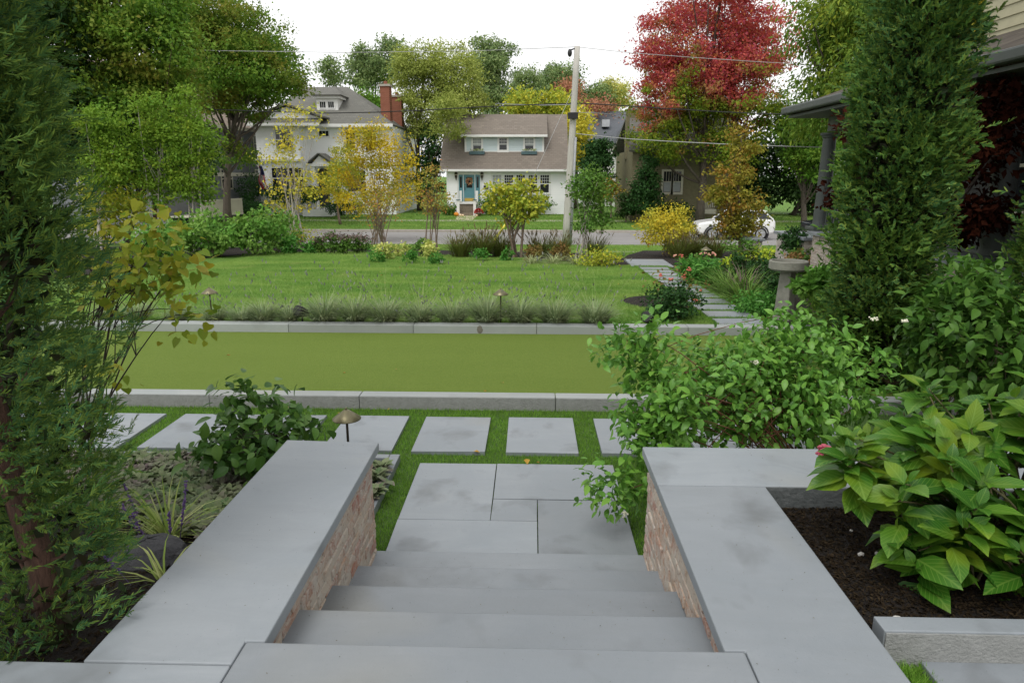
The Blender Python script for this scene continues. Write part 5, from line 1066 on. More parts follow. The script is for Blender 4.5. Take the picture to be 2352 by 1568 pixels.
# things at the stoop
WR = thing('door_wreath', 'round autumn wreath hanging on the blue front door', 'wreath', (hx(1078.5), YH-.12, hz(416)))
wc = np.array([hx(1078.5), YH-.13, hz(416)]); n_ = 260; a_ = rs.uniform(0, 6.28, n_); pos = wc+np.stack([np.cos(a_)*.19, rs.normal(0, .02, n_), np.sin(a_)*.19], 1)+rs.normal(0, .03, (n_, 3))
leaves('foliage', leafmat('wreath_leaf', [(.10, .04, .03), (.35, .10, .07), (.45, .38, .30), (.06, .06, .04), (.40, .18, .08)], trans=.1), pos, rdir(n_), rdir(n_)-np.array([0, 1, 0]), .10, .06, T_DIA, WR)
PUMP = pm('orange_pumpkin', (.72, .27, .02), (.62, .22, .02), 9, .5); PUMPW = pm('pale_gourd', (.75, .62, .42), (.68, .45, .28), 7, .5)
def pumpkin(px, py, r, mat, lb, Y):
    p = PY(px, py, Y); z_ = float(tz(Y)); t = thing('pumpkin', lb, 'pumpkin', (p[0], Y, z_)); V = []; g = Geo(); n, k = 24, 8
    for i in range(k+1):
        a = math.pi*i/k
        for j in range(n): q = 1-.10*abs(math.sin(j*math.pi/3)); V.append((p[0]+r*q*math.sin(a)*math.cos(2*math.pi*j/n), Y+r*q*math.sin(a)*math.sin(2*math.pi*j/n), z_+r*.8+r*.8*math.cos(a)))
    g.add(V, [(i*n+j, (i+1)*n+j, (i+1)*n+(j+1) % n, i*n+(j+1) % n) for i in range(k) for j in range(n)]); g.part('gourd', mat, t, smooth=True)
    Geo().tube([(p[0], Y, z_+r*1.5), (p[0]+r*.15, Y, z_+r*1.95)], [r*.16, r*.1], 6).part('stalk', TWIG, t)
pumpkin(1048, 489, .19, PUMP, 'orange pumpkin on the grass left of the stoop', YH-1.9); pumpkin(1057.5, 491, .12, PUMPW, 'pale gourd beside the big orange pumpkin', YH-1.95)
pumpkin(1063, 491, .10, PUMPW, 'smaller pale gourd at the lowest stoop step', YH-1.9); pumpkin(1095, 492, .10, PUMPW, 'small pale gourd in front of the red mums', YH-2.0)
p = PY(1100, 486, YH-1.75); p[2] = float(tz(YH-1.75)); t2 = thing('potted_mums', 'round red chrysanthemum in a pot right of the stoop', 'flower pot', p)
Geo().lathe([(.14, 0), (.2, .22), (.18, .22), (.17, .2)], p, 16).part('pot', BRONZE, t2); n_ = 500; q = rdir(n_); q[:, 2] = np.abs(q[:, 2]); leaves('blossoms', leafmat('red_mum_petal', [(.30, .015, .015), (.42, .03, .03), (.2, .02, .02)], trans=.1), p+np.array([0, 0, .24])+q*np.array([.30, .30, .28]), q+rdir(n_)*.5, rdir(n_), .08, .06, T_DIA, t2)
sheet('walk', [tuple(PT(1051, 494)[:2]), tuple(PT(1099, 494)[:2]), tuple(PT(1085, 506)[:2]), tuple(PT(1046, 505.5)[:2])], .02, PALEFLAG)
for r_, lb in (((1020, 468, 1050, 497), 'small leafy bush at the left corner of the small white house'), ((1100, 455, 1150, 495), 'leafy bush right of the red mums'), ((1150, 450, 1210, 492), 'low foundation bush under the front windows'), ((1205, 445, 1270, 492), 'foundation bush at the right front windows')):
    shrub('foundation_bush', lb, r_, L_MID, TWIG, 900, .16, nc=26, base=np.array([PY(r_[0], 480, YH-.9)[0]*.5+PY(r_[2], 480, YH-.9)[0]*.5, YH-.9, GZ]), group='bushes along the small white house')

# ------------------------------------------------------------------ large white house
YW = 52.0; GW = float(tz(YW)); wx = lambda px, py=350, Y=YW: PY(px, py, Y)[0]; wz = lambda py, px=750, Y=YW: PY(px, py, Y)[2]
WX0, WX1, WE = wx(604), wx(905), wz(287)
t = thing('house', 'large white two-storey house with grey hipped roof and red brick chimneys', 'house', ((WX0+WX1)/2, YW, GW))
g = Geo(); siding(g, WX0, WX1, YW, GW, WE, .16); g.box((WX0, YW+.004, GW-.3), (WX1, YW+11, WE)); siding(g, WX0-.05, wx(700), YW-1.0, GW, WE, .16); g.box((WX0-.05, YW-.996, GW-.3), (wx(700), YW+.5, WE)); g.part('wall', WSIDE, t)
rx0, rx1, YR2 = wx(705, 200, YW+6), wx(802, 200, YW+6), YW+5.5; ZR2 = wz(200, 750, YR2); ov = .55
e0 = (WX0-ov, YW-ov, WE); e1 = (WX1+ov*.2, YW-ov, WE); e2 = (WX1+ov*.2, YW+11.5, WE); e3 = (WX0-ov, YW+11.5, WE); r0 = (rx0, YR2, ZR2); r1 = (rx1, YR2, ZR2)
g = Geo(); g.quad(e0, e1, r1, r0, .12); g.tri(e1, e2, r1, .12); g.quad(e2, e3, r0, r1, .12); g.tri(e3, e0, r0, .12); rf = g.part('roof', ROOFG, t)
Geo().box((WX0-ov, YW-ov-.12, WE-.2), (WX1+ov*.2, YW-ov-.005, WE+.02)).part('gutter', WPAINT, t, .02)
Geo().box((WX0-ov+.05, YW-ov, WE-.24), (WX1, YW, WE-.21)).part('soffit', WPAINT, t)
# left bay roof: small front gable with a pent roof
bx0, bx1 = wx(598), wx(748, 285); bm_x = wx(676); zp = wz(240, 676, YW-1.5)
g = Geo(); g.quad((bx0-.3, YW-1.55, WE), (bx1, YW-1.55, WE), (bx1, YW-.6, WE+.55), (bx0-.3, YW-.6, WE+.55), .1); g.quad((bm_x, YW-1.2, zp), (bm_x, YW+4, zp), (bx1+.2, YW+4, WE+.4), (bx1+.2, YW-1.2, WE+.4), .12); g.quad((bx0-.3, YW-1.2, WE+.4), (bx0-.3, YW+4, WE+.4), (bm_x, YW+4, zp), (bm_x, YW-1.2, zp), .12); g.part('bay_roof', ROOFG, t)
g = Geo(); g.tri((bx0, YW-.9, WE+.4), (bx1, YW-.9, WE+.4), (bm_x, YW-.9, zp-.1), .3); g.part('gable_wall', WSIDE, t)
Geo().box((bx0-.3, YW-1.66, WE-.18), (bx1, YW-1.555, WE+.02)).part('gutter', WPAINT, t, .02)
# dormer
yd = YW+1.6; dx0, dx1 = wx(727, 235, yd), wx(776, 235, yd); dz0_, dz1_ = wz(252, 750, yd), wz(226, 750, yd)
g = Geo(); g.box((dx0, yd, dz0_-.3), (dx1, yd+3, dz1_+.15)); g.box((dx0-.15, yd-.25, dz1_+.0), (dx1+.2, yd+3, dz1_+.22)); dm = g.part('dormer', WPAINT, t); xm = (dx0+dx1)/2; za = wz(197, 750, yd+2.2)
g = Geo(); yb_ = yd+4; g.tri((dx0-.3, yd-.4, dz1_+.23), (dx1+.35, yd-.4, dz1_+.23), (xm, yd+2.4, za), .1); g.tri((dx1+.35, yd-.4, dz1_+.23), (dx1+.35, yb_, dz1_+.23), (xm, yd+2.4, za), .1); g.tri((dx0-.3, yb_, dz1_+.23), (dx0-.3, yd-.4, dz1_+.23), (xm, yd+2.4, za), .1); g.part('dormer_roof', ROOFG, dm)
for a, b_ in ((735, 748), (754, 767)): window(t, wx(a, 240, yd), wx(b_, 240, yd), wz(248, 750, yd), wz(234, 750, yd), yd-.002, WPAINT, .06, 3, 1, False)
for a, b_, c_, d_, Y_, nx in ((634, 652, 343, 299, YW-1.02, 2), (655, 673, 343, 299, YW-1.02, 2), (626, 648, 433, 386, YW-1.02, 2), (651, 673, 433, 386, YW-1.02, 2), (676, 697, 433, 386, YW-1.02, 2), (733, 755, 313, 301, YW-.02, 3), (795, 815, 345, 300, YW-.02, 2), (840, 862, 345, 300, YW-.02, 2), (800, 840, 440, 392, YW-.02, 3)):
    window(t, wx(a, (c_+d_)/2, Y_), wx(b_, (c_+d_)/2, Y_), wz(c_, (a+b_)/2, Y_), wz(d_, (a+b_)/2, Y_), Y_, WPAINT, .10, nx, 1, c_-d_ > 20)
Geo().box((bx0-.1, YW-1.25, wz(372)), (wx(700), YW-1.02, wz(366))).part('trim_band', WPAINT, t, .02)
# entrance porch
yp2 = YW-1.7; g = Geo(); px0, px1 = wx(712, 375, yp2), wx(775, 375, yp2); zz0 = wz(376, 740, yp2); pk = (wx(733, 375, yp2), wz(357, 733, yp2)); g.box((px0, yp2, zz0-.18), (px1, YW-.02, zz0)); g.tri((px0+.1, yp2+.1, zz0), (wx(758, 375, yp2), yp2+.1, zz0), (pk[0], yp2+.1, pk[1]), .1)
for q in (718, 770): x_ = wx(q, 400, yp2); g.box((x_-.13, yp2+.08, GW), (x_+.13, yp2+.34, zz0-.182))
po = g.part('porch', WPAINT, t); g = Geo(); xr_ = wx(758, 375, yp2)
g.quad((pk[0], yp2-.1, pk[1]+.1), (pk[0], YW-.02, pk[1]+.1), (px0-.2, YW-.02, zz0), (px0-.2, yp2-.1, zz0), -.08); g.quad((xr_+.2, yp2-.1, zz0), (xr_+.2, YW-.02, zz0), (pk[0], YW-.02, pk[1]+.1), (pk[0], yp2-.1, pk[1]+.1), -.08); g.part('porch_roof', ROOFG, po)
Geo().box((wx(728), YW-.09, GW+.6), (wx(752), YW-.022, wz(388))).part('door', DARKW, t); Geo().box((wx(712), YW-2.6, GW), (wx(776), YW-.1, GW+.5)).part('porch_floor', WPAINT, t)
for nm_x, Y_, top_, wd_, lb in ((885, YW+1.0, 190, 21, 'front'), (910, YW+4, 215, 24, 'back')):
    x_ = wx(nm_x, 250, Y_); hw = abs(wx(nm_x+wd_/2, 250, Y_)-x_); z_ = wz(top_, nm_x, Y_); g = Geo(); g.box((x_-hw, Y_, GW), (x_+hw, Y_+.9, z_-.25)); ch = g.part('chimney', CHIMB, t); Geo().box((x_-hw-.08, Y_-.08, z_-.25), (x_+hw+.08, Y_+.98, z_-.1)).part('chimney_cap', CONC, ch); Geo().lathe([(.15, -.1), (.13, .15)], (x_, Y_+.45, z_), 12).part('chimney_pot', CHIMB, ch)
# flag on the corner of the white house
yf = YW-2.3; fa = PY(590, 379, yf); t = thing('flag', 'American flag hanging from a short pole at the white house', 'flag', fa)
Geo().tube([fa+np.array([.35, 1.2, -.35]), fa], .02, 6).part('flag_pole', WPAINT, t)
FR = pm('flag_red', (.45, .02, .04), None, 5, .7); FWm = pm('flag_white', (.75, .74, .74), None, 5, .7); FB = pm('flag_blue', (.02, .03, .12), None, 5, .7)
g = Geo(); nS, nR = 13, 20; Hf = abs(PY(590, 382, yf)[2]-PY(590, 436, yf)[2]); wv = lambda u, v: fa+np.array([.02+v*.16*(1+.5*u)+.07*math.sin(u*7)+.12*u, .16*math.sin(v*9+u*3), -Hf*u-.05])
for j in range(nS):
    for i in range(nR):
        u0, u1, v0, v1 = i/nR, (i+1)/nR, j/nS*2, (j+1)/nS*2; mi = 2 if (u0 < .38 and j > 5) else j % 2
        g.add([wv(u0, v0), wv(u0, v1), wv(u1, v1), wv(u1, v0)], [(0, 1, 2, 3)], mi)
        if mi == 2 and (i+j) % 2 == 0: q = (wv(u0, v0)+wv(u1, v1))/2; g.add([q+np.array([-.012, -.012, -.012]), q+np.array([.012, -.012, -.012]), q+np.array([0, -.012, .015])], [(0, 1, 2)], 1)
g.part('flag_cloth', [FR, FWm, FB], t, smooth=True)
for r_, lb, Y_ in (((530, 461, 625, 492), 'long clipped dark hedge in front of the grey house', YW-3.5), ((735, 462, 850, 494), 'clipped rounded dark hedge in front of the white house', YW-3.5)):
    b = np.array([PY((r_[0]+r_[2])/2, 480, Y_)[0], Y_, float(tz(Y_))]); shrub('clipped_hedge', lb, r_, L_DK, TWIG, 4200, .10, cat='hedge', base=b, nc=140, cr=.35, ry=.8, shell=.33)
for r_, lb, Y_ in (((545, 400, 612, 468), 'dark rounded bush at the corner of the grey house', YW-2), ((615, 425, 680, 470), 'dark bush under the white house bay', YW-2.2), ((690, 430, 730, 470), 'dark bush left of the white porch', YW-2.4)):
    b = np.array([PY((r_[0]+r_[2])/2, 450, Y_)[0], Y_, float(tz(Y_))]); shrub('foundation_bush', lb, r_, L_DK, TWIG, 1800, .14, base=b, nc=50, ry=1.0, shell=.33)

# ------------------------------------------------------------------ grey house on the left, set at an angle
pa, pb = PY(440, 400, 45.5), PY(606, 400, 54.5); ang = math.atan2(pb[1]-pa[1], pb[0]-pa[0]); ln_ = math.hypot(pb[0]-pa[0], pb[1]-pa[1]); piv = (pa[0], pa[1], 0)
GZ2 = float(tz(48)); EZ = PY(510, 290, 49.3)[2]; t = thing('house', 'grey clapboard house with tan roof half hidden behind the big maple', 'house', (pa[0], pa[1], GZ2))
x0, x1 = pa[0]-3.0, pa[0]+ln_; y_ = pa[1]
g = siding(Geo(), x0, x1, y_, GZ2, EZ, .17); g.box((x0, y_+.004, GZ2-.3), (x1, y_+8, EZ)); g.rot(ang, piv).part('wall', GSIDE, t)
g = Geo(); g.quad((x0-.5, y_-.5, EZ), (x1+.3, y_-.5, EZ), (x1+.3, y_+4, EZ+3.6), (x0-.5, y_+4, EZ+3.6), .15); g.quad((x0-.5, y_+4, EZ+3.6), (x1+.3, y_+4, EZ+3.6), (x1+.3, y_+8.5, EZ), (x0-.5, y_+8.5, EZ), .15); g.rot(ang, piv).part('roof', ROOFT, t)
g = Geo(); g.box((x0-.5, y_-.6, EZ-.2), (x1+.3, y_-.505, EZ+.02)); g.box((x0, y_-.06, GZ2+2.9), (x1, y_-.02, GZ2+3.15)); g.rot(ang, piv).part('trim_band', CREAM, t)
def along(px, py=350):  # where the pixel ray meets the angled wall line
    d = ray(px, py); s_ = (pa[0]*(pb[1]-pa[1])-pa[1]*(pb[0]-pa[0]))/(d[0]*(pb[1]-pa[1])-d[1]*(pb[0]-pa[0])); q = d*s_; return pa[0]+math.hypot(q[0]-pa[0], q[1]-pa[1])*(1 if q[0] > pa[0] else -1), ZC+q[2]
for a, b_, ya_, yb2 in ((519, 531, 312, 346), (544, 552, 312, 338), (580, 595, 313, 349), (506, 529, 390, 432), (585, 600, 392, 425)):
    xa_, _ = along(a, ya_); xb_, _ = along(b_, ya_); z1_ = along((a+b_)/2, ya_)[1]; z0_ = along((a+b_)/2, yb2)[1]; window(t, xa_, xb_, z0_, z1_, y_-.02, CREAM, .09, 4, 1, True, rotv=(ang, piv))
g = Geo(); xr0, xr1 = pa[0]-2.9, along(480, 440)[0]
for i in range(60): x_ = xr0+(xr1-xr0)*i/59; g.box((x_-.02, y_-2.4, GZ2+.5), (x_+.02, y_-2.36, GZ2+1.4))
g.box((xr0, y_-2.43, GZ2+1.4), (xr1, y_-2.33, GZ2+1.47)); g.box((xr0, y_-2.43, GZ2+.42), (xr1, y_-.06, GZ2+.5)); g.rot(ang, piv).part('porch_railing', CREAM, t)

# ------------------------------------------------------------------ olive shingled house on the right across the road
YO = 47.0; GO = float(tz(YO)); ox = lambda px, py=430, Y=YO: PY(px, py, Y)[0]; oz = lambda py, px=1550, Y=YO: PY(px, py, Y)[2]
t = thing('house', 'olive shingled house with cream window trim behind the red maple', 'house', (ox(1540), YO, GO)); OE = oz(345)
g = siding(Geo(), ox(1450), ox(1612), YO, GO, OE, .13, .02); g.box((ox(1450), YO+.004, GO-.3), (ox(1612), YO+9, OE)); g.box((ox(1470), YO+2.5, GO), (ox(1700), YO+9, OE)); g.part('wall', OSIDE, t)
g = Geo(); g.quad((ox(1440), YO-.5, OE), (ox(1720), YO-.5, OE), (ox(1700), YO+4.5, OE+3.2), (ox(1460), YO+4.5, OE+3.2), .15); g.quad((ox(1460), YO+4.5, OE+3.2), (ox(1700), YO+4.5, OE+3.2), (ox(1720), YO+9.5, OE), (ox(1440), YO+9.5, OE), .15); g.part('roof', ROOFG, t)
for a, b_ in ((1523, 1541), (1545, 1563)): window(t, ox(a), ox(b_), oz(441), oz(394), YO-.02, CREAM, .14, 3, 1, True, GLASS, (.02, .47))
g = Geo(); x0, x1 = ox(1452, 300), ox(1486, 300); g.box((x0, YO+3.0, OE-.5), (x1, YO+3.6, oz(252, 1465, YO+3))); g.part('gable_wall', OSIDE, t)
g = Geo(); g.box((ox(1607), YO-.05, GO+.8), (ox(1611.5), YO-.022, OE-.05)); g.box((ox(1614), YO+.4, GO+.1), (ox(1620), YO+.6, OE-.05))
for i in range(9): x_ = ox(1614+4.2*i); g.box((x_-.025, YO+.45, GO+.9), (x_+.025, YO+.5, GO+1.7))
g.box((ox(1612.5), YO+.43, GO+1.7), (ox(1652), YO+.53, GO+1.78)); g.box((ox(1612.5), YO+.3, GO+.5), (ox(1652), YO+2.4, GO+.8)); g.part('porch_railing', CREAM, t)
# house behind with slate roof and white gable
YB = 66.0; bx = lambda px, py=330: PY(px, py, YB)[0]; bz = lambda py, px=1400: PY(px, py, YB)[2]; t = thing('house', 'white house with slate-grey roof and skylight far behind the dark evergreen', 'house', (bx(1390), YB, float(tz(YB))))
g = Geo(); siding(g, bx(1345), bx(1470), YB+.0, float(tz(YB)), bz(322), .2); g.box((bx(1345), YB+.004, -1), (bx(1470), YB+9, bz(322))); g.box((bx(1412), YB-2, -1), (bx(1470), YB-.03, bz(330))); g.tri((bx(1408), YB-2, bz(330)), (bx(1474), YB-2, bz(330)), (bx(1440), YB-2, bz(278)), .1); g.part('wall', WSIDE, t)
g = Geo(); g.quad((bx(1338), YB-.4, bz(325)), (bx(1480), YB-.4, bz(325)), (bx(1475), YB+5, PY(1400, 256, YB+5)[2]), (bx(1352), YB+5, PY(1400, 256, YB+5)[2]), .15); rf = g.part('roof', ROOFS, t)
g = Geo(); g.quad((bx(1403), YB-2.3, bz(332)), (bx(1403), YB+1, bz(332)), (bx(1440), YB+1, bz(274)), (bx(1440), YB-2.3, bz(274)), -.12); g.quad((bx(1440), YB-2.3, bz(274)), (bx(1440), YB+1, bz(274)), (bx(1478), YB+1, bz(332)), (bx(1478), YB-2.3, bz(332)), -.12); g.part('gable_roof', ROOFS, t)
q = PY(1389, 283, YB+2.5); Geo().box((q[0]-.35, YB+1.4, q[2]-.4), (q[0]+.35, YB+2.6, q[2]+.25)).part('skylight', pm('skylight_glass', (.5, .52, .55), None, 3, .2), t)
window(t, bx(1425), bx(1440), bz(370), bz(345), YB-2.02, CREAM, .1, 2, 1)

# ------------------------------------------------------------------ the porch of the near house on the right
c0 = PY(1825, 246, 15.0); EX, EZ3 = c0[0], c0[2]; FZ = 1.15; WX = 8.2; YF = 14.9; YN = 2.0
t = thing('house', 'near house with dark porch, grey columns and tan sided upper storey at the right', 'house', (WX, 8, 0))
zr1 = PY(2260, 92, WX/PY(2260, 92, 1.0)[0])[2]; YU = WX/PY(2256, 60, 1.0)[0]
g = siding(Geo(), -YU, -YN, WX, zr1-.3, 9.0, .19, .022); g.box((-YU, WX+.004, zr1-.3), (-YN, WX+8, 9.0)); g.rot(-math.pi/2).part('upper_wall', CEDAR, t)
g = siding(Geo(), -YF+.8, -YN, WX+.15, FZ, EZ3-.1, .15, .02); g.box((-YF+.8, WX+.154, 0), (-YN, WX+8, EZ3)); g.rot(-math.pi/2).part('wall', DARKW, t)
xh = PY(1958, 198, 13.5); g = Geo()
g.quad((EX, YN, EZ3), (EX, YF+.4, EZ3), (WX-.02, YF-1.2, zr1), (WX-.02, YN, zr1), -.14); g.quad((EX, YF+.4, EZ3), (WX+6, YF+.4, EZ3), (WX+6, YF-1.2, zr1), (WX-.02, YF-1.2, zr1), -.14)
g.part('porch_roof', ROOFD, t)
g = Geo(); g.box((EX-.13, YN, EZ3-.13), (EX-.002, YF+.4, EZ3+.02)); g.box((EX-.13, YF+.402, EZ3-.13), (WX+6, YF+.53, EZ3+.02)); g.part('gutter', DGREY, t, .03)
g = Geo(); g.box((EX, YN, EZ3-.20), (WX, YF+.4, EZ3-.15)); g.part('porch_ceiling', DGREY, t)
XC = 6.25; YC = XC/PY(1897, 400, 1.0)[0]; YC2 = XC/PY(2310, 390, 1.0)[0]; ZB = EZ3-.5
g = Geo(); g.box((XC-.22, YN, ZB), (XC+.22, YF-.1, EZ3-.202)); g.part('porch_beam', DGREY, t, .01)
for y in (YC, YC2, YC2-5):
    Geo().lathe([(.21, FZ+.001), (.21, FZ+.10), (.175, FZ+.12), (.165, FZ+.2), (.13, ZB-.12), (.15, ZB-.1), (.16, ZB-.06), (.19, ZB-.05), (.19, ZB-.002)], (XC, y, 0), 24).part('column', DGREY, t, smooth=False)
    Geo().box((XC-.24, y-.24, FZ-.0), (XC+.24, y+.24, FZ+.07)).part('column_base', DGREY, t, .01)
Geo().box((XC-.25, YN, 0), (XC+.25, YF-.05, FZ-.075)).part('mortar_core', MORT, t)
g = Geo(); brickrun(g, XC-.26, XC+.26, YN, YF-.04, .3, FZ-.07, ['-x', '-y', '+y']); g.part('brickwork', brickmat('porch_brick', [(.42, .33, .27), (.50, .42, .34), (.38, .27, .21)]), t)
Geo().box((XC-.36, YN, FZ-.068), (XC+.3, YF+.05, FZ-.003)).part('coping', BS, t, .008); Geo().box((XC+.3, YN, FZ-.2), (WX, YF-.1, FZ-.01)).part('porch_floor', DGREY, t)
g = Geo()
for a, b_ in ((YC2+.25, YC-.25), (YN, YC2-.25)):
    g.box((XC-.03, a, FZ+.80), (XC+.03, b_, FZ+.87)); g.box((XC-.025, a, FZ+.10), (XC+.025, b_, FZ+.15)); y = a+.06
    while y < b_: g.box((XC-.018, y, FZ+.15), (XC+.018, y+.036, FZ+.80)); y += .13
g.part('porch_railing', DGREY, t)
for yb_ in (11.9, 9.2, 6.0):
    window(t, -yb_-.45, -yb_+.45, FZ+.6, FZ+2.05, WX+.13, CREAM, .1, 3, 2, True, rotv=(-math.pi/2, (0, 0, 0)))
Geo().box((-10.9, WX+.06, FZ), (-10.0, WX+.128, FZ+2.1)).rot(-math.pi/2).part('door', DARKW, t)

# ================================================================== big trees
def bigtree(label, rects, base, lm, bm_, n, ls, nc, tr, cr, Y, ry=None, name='maple_tree', to=None, group=None, nl=18, **k):
    b = PY(base[0], base[1], Y); b[2] = float(tz(Y)); cs = []
    for r_ in rects:
        dy = r_[4] if len(r_) > 4 else 0; c_, q_ = ell(r_[0], r_[1], r_[2], r_[3], Y+dy, ry); cs.append((c_, q_))
    return tree(name, label, 'tree', b, cs, lm, bm_, n=n, ls=ls, nc=nc, tr=tr, cr=cr, nl=nl, trunk_to=None if to is None else PY(to[0], to[1], Y), group=group, **k)
bigtree('tall green maple with a reddish leaning trunk behind the birches at left', [(150, -150, 420, 150), (250, 0, 480, 250), (180, 120, 400, 300), (60, -100, 300, 200), (230, 180, 470, 340)], (352, 480), L_MAPLE, BARKR, 52000, .175, 330, .2, 1.2, 31.6, 3.0, to=(312, 120))
bigtree('big spreading maple with forked dark trunk in front of the grey house', [(400, 20, 560, 220), (520, 15, 650, 170), (560, 90, 692, 240), (450, 130, 640, 285), (380, -60, 540, 120), (500, 330, 570, 385)], (520, 480), L_MAPLE, BARK, 60000, .18, 420, .28, 1.1, 43.0, 5.0, to=(560, 200), nl=30)
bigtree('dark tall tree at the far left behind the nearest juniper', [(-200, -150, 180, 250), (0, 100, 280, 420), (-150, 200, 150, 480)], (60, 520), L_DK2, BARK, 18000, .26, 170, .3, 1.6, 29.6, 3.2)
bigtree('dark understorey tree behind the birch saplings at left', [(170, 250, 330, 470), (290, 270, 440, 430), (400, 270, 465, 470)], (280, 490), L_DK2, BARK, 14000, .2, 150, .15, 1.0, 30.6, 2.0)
bigtree('pale yellow-green feathery tree between the two white houses', [(893, 100, 1010, 250), (960, 82, 1105, 260), (905, 190, 1010, 330), (1000, 150, 1125, 300), (985, 215, 1080, 325, -5.5)], (965, 490), L_PALE, BARK, 46000, .17, 330, .22, 1.1, 57.5, 3.0, name='willow_tree', to=(975, 180))
bigtree('ivy-dark narrow tree between the houses, left of the small white house', [(940, 320, 1020, 480), (965, 270, 1030, 400)], (985, 490), L_DK, BARK, 5000, .22, 70, .2, .9, 56.0, 1.6, name='ivy_tree')
TG = 'pale trees far behind the houses'
for nm_, lb, rs_, bs_, lm_, Y_, n_ in (('willow_tree', 'tall hazy green willow behind the small white house, left of its roof', [(1060, 78, 1160, 220), (1100, 80, 1185, 200), (1080, 160, 1180, 290)], (1120, 330), L_FAR, 85, 7000),
        ('willow_tree', 'hazy green tree above the white house chimney', [(800, 110, 870, 230), (840, 92, 950, 200)], (850, 300), L_FAR, 85, 6000),
        ('willow_tree', 'small sparse hazy tree sticking up over the white house dormer', [(742, 140, 790, 200)], (765, 290), L_FAR, 82, 900),
        ('lime_tree', 'bright green tree just behind the white house roof at right', [(795, 212, 880, 290)], (835, 320), L_MAPB, 72, 3000),
        ('oak_tree', 'green tree far behind, left of the gap over the small house roof', [(1175, 152, 1250, 270)], (1210, 320), L_FAR, 95, 3500),
        ('oak_tree', 'broad green tree far behind, just left of the utility pole top', [(1238, 140, 1300, 230), (1280, 150, 1345, 240)], (1290, 320), L_FAR, 98, 4500),
        ('maple_tree', 'dull red maple far behind, just left of the utility pole', [(1282, 190, 1330, 260)], (1305, 320), L_FARR, 80, 1500),
        ('ash_tree', 'yellow-green tree right behind the small house roof', [(1165, 208, 1240, 300), (1225, 215, 1320, 300)], (1240, 360), L_YG, 68, 5000),
        ('ash_tree', 'yellow tree behind the lower half of the utility pole', [(1295, 250, 1345, 400)], (1320, 440), L_YEL, 61, 2200),
        ('maple_tree', 'brownish red tree behind the pole, above the dark evergreen', [(1335, 225, 1410, 320)], (1370, 400), L_FARR, 72, 1800),
        ('oak_tree', 'green tree far behind, right of the utility pole', [(1335, 190, 1405, 260)], (1370, 330), L_FAR, 96, 2200),
        ('ash_tree', 'pale yellow tree far behind, beside the red maple', [(1370, 172, 1450, 290)], (1410, 330), L_FARY, 98, 3200)):
    bigtree(lb, rs_, bs_, lm_, BARK, int(n_*2.2), .30, max(24, n_//50), .2, 1.4, Y_, 4.0, name=nm_, group=TG)
bigtree('small lollipop street tree with green-yellow crown and slim trunk before the white house', [(730, 370, 825, 470), (755, 330, 835, 440)], (782, 514), L_YG, TWIG, 6000, .13, 90, .09, .6, 44.0, 1.6, name='crabapple_tree', nl=10)
bigtree('rounded dark evergreen behind the utility pole', [(1328, 320, 1422, 470), (1340, 308, 1410, 400)], (1375, 490), L_DK, BARK, 7000, .2, 110, .2, .7, 50.0, 1.6, name='yew_tree')
bigtree('small orange-green bush at the foot of the dark evergreen', [(1378, 412, 1428, 470)], (1403, 490), L_AMB, TWIG, 900, .16, 26, .05, .5, 47.5, .8, name='bush')
bigtree('dark cone-shaped evergreen beside the olive house window', [(1445, 430, 1525, 500), (1455, 380, 1515, 480), (1470, 345, 1505, 430)], (1485, 500), L_DK, BARK, 5500, .18, 90, .12, .55, 45.0, 1.1, name='fir_tree')
bigtree('low dark hedge under the olive house window', [(1505, 468, 1595, 505)], (1550, 508), L_DK, TWIG, 2500, .16, 60, .05, .5, 45.5, .8, name='hedge', nl=6)
bigtree('low dark bush between the evergreens across the road', [(1410, 445, 1465, 500)], (1437, 505), L_DK2, TWIG, 1500, .16, 36, .05, .5, 46.0, .8, name='bush', nl=6)
bigtree('large maple turning red at the top with green and yellow lower leaves', [(1500, -140, 1760, 120), (1465, 60, 1640, 240), (1600, 0, 1830, 220), (1440, 160, 1620, 330), (1560, 150, 1800, 340), (1440, 270, 1600, 388), (1560, 290, 1740, 396), (1450, 20, 1560, 200), (1600, 50, 1790, 270), (1530, 110, 1690, 300)], (1607, 492), L_RED, BARK, 92000, .17, 560, .28, 1.0, 44.5, 4.6, to=(1620, 120), nl=34)
bigtree('green tree with drooping leaves between the red maple and the porch', [(1830, -60, 2010, 150), (1850, 80, 2030, 290), (1900, -100, 2120, 200), (1840, 220, 1980, 330)], (1985, 560), leafmat('drooping_leaf', [(.04, .095, .02), (.085, .155, .028), (.14, .20, .035)], [(.22, .24, .03), (.06, .13, .025)], .5, .3), BARK, 24000, .2, 200, .25, 1.2, 26.0, 3.0, name='ash_tree', ar=.36, droop=.8)
bigtree('yellow-green tree low behind the porch corner', [(1760, 230, 1890, 330), (1800, 300, 1960, 420)], (1850, 500), L_MAPB, BARK, 12000, .2, 120, .2, 1.2, 43.5, 2.6)
bigtree('yellow tree peeping past the upper storey of the near house', [(2205, -60, 2290, 100)], (2240, 560), L_YEL, BARK, 2400, .2, 40, .12, .8, 19.0, 1.0, name='ash_tree')
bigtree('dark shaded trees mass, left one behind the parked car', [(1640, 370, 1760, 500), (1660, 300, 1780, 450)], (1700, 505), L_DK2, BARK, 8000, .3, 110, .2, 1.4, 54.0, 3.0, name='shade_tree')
bigtree('dark shaded tree behind the dark car, right one', [(1740, 330, 1900, 500), (1780, 250, 1960, 420), (1840, 400, 2000, 520)], (1820, 508), L_DK2, BARK, 12000, .3, 150, .2, 1.4, 52.0, 3.0, name='shade_tree')
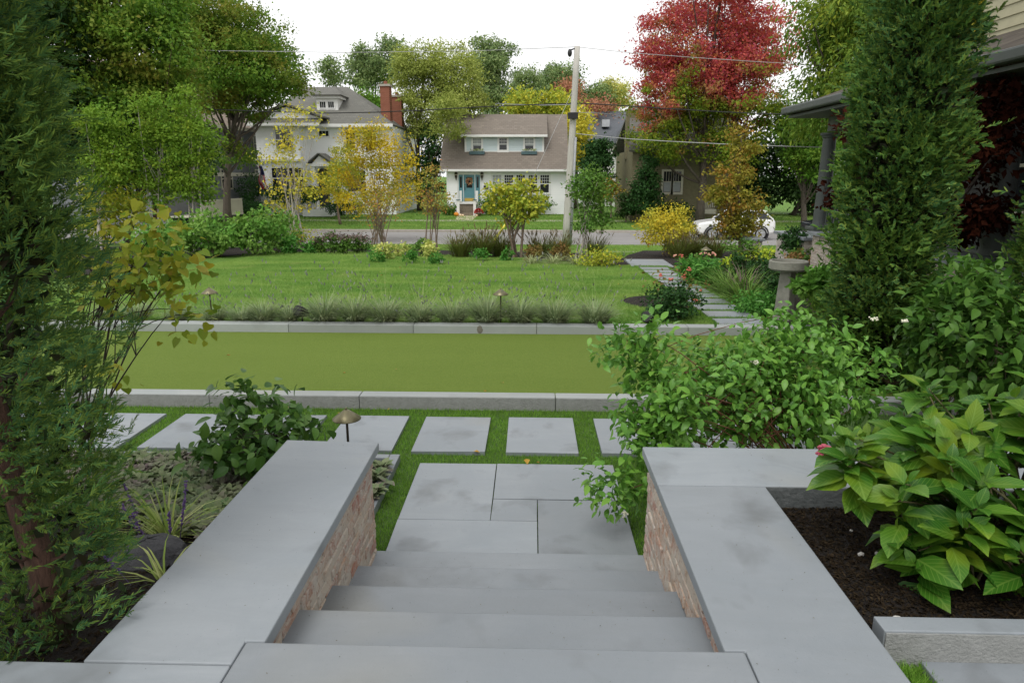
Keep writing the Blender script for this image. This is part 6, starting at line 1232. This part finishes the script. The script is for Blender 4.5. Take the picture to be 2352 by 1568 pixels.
tree('japanese_maple', 'dark red Japanese maple in the shade of the porch', 'tree', (5.0, 9.3, 0), [ell(2150, 170, 2340, 330, 9.3, .9), ell(2120, 260, 2300, 420, 9.3, .9), ell(2140, 440, 2290, 560, 9.3, .6), ell(1935, 270, 1990, 330, 10.5, .25), ell(1915, 400, 1960, 490, 10.8, .2)], L_JM, BARKD, n=4800, ls=.10, cr=.4, nc=110, tr=.06, nl=26, stems=3, spread=.2)

# ------------------------------------------------------------------ litter: needles, grit and a few fallen leaves
def litter(areas, ln, mat, name, label):
    P_, D_ = [], []
    for x0, x1, y0, y1, z, n in areas:
        x, y = rs.uniform(x0, x1, n), rs.uniform(y0, y1, n); P_.append(np.stack([x, y, (np.full(n, z) if z is not None else tz(y)+.045)+.004], 1))
    p_ = np.concatenate(P_); n = len(p_); d = rdir(n)*np.array([1, 1, .08]); l = ln*rs.uniform(.4, 1.4, n)
    tag(leaves(name, mat, p_, d, rdir(n)*.12+np.array([0, 0, 1]), l, l*rs.uniform(.25, .6, n), T_DIA), label, 'litter', None, 'stuff')
GRIT = leafmat('grit', [(.03, .025, .02), (.09, .06, .04), (.16, .13, .08)], trans=0, k=1)
litter([(-1.40, -.89, 1.2, 3.6, .825, 80), (.65, 1.15, 1.2, 3.1, .825, 70), (1.1, 2.2, 3.2, 3.6, .825, 40), (-.9, .66, 1.0, 1.9, .825, 50), (-.9, .66, 1.95, 2.33, .66, 40), (-.9, .66, 2.4, 2.74, .495, 40), (-.9, .66, 2.8, 3.16, .33, 40), (-.9, .66, 3.2, 3.58, .165, 40), (-.9, .67, 3.62, 5.18, .022, 70), (-4, 1.2, 5.45, 6.28, .022, 60)], .006, GRIT, 'debris', 'fine dark needles and grit on the bluestone')
litter([(-5, 2.6, 10.6, 19, None, 16), (-1.05, .7, 5.2, 5.42, .03, 3), (-3, 1, 6.32, 6.55, .03, 4), (-5, 1.2, 6.8, 9.7, .03, 6)], .07, LFM, 'fallen_leaves', 'scattered fallen yellow leaves on lawn, court and turf')
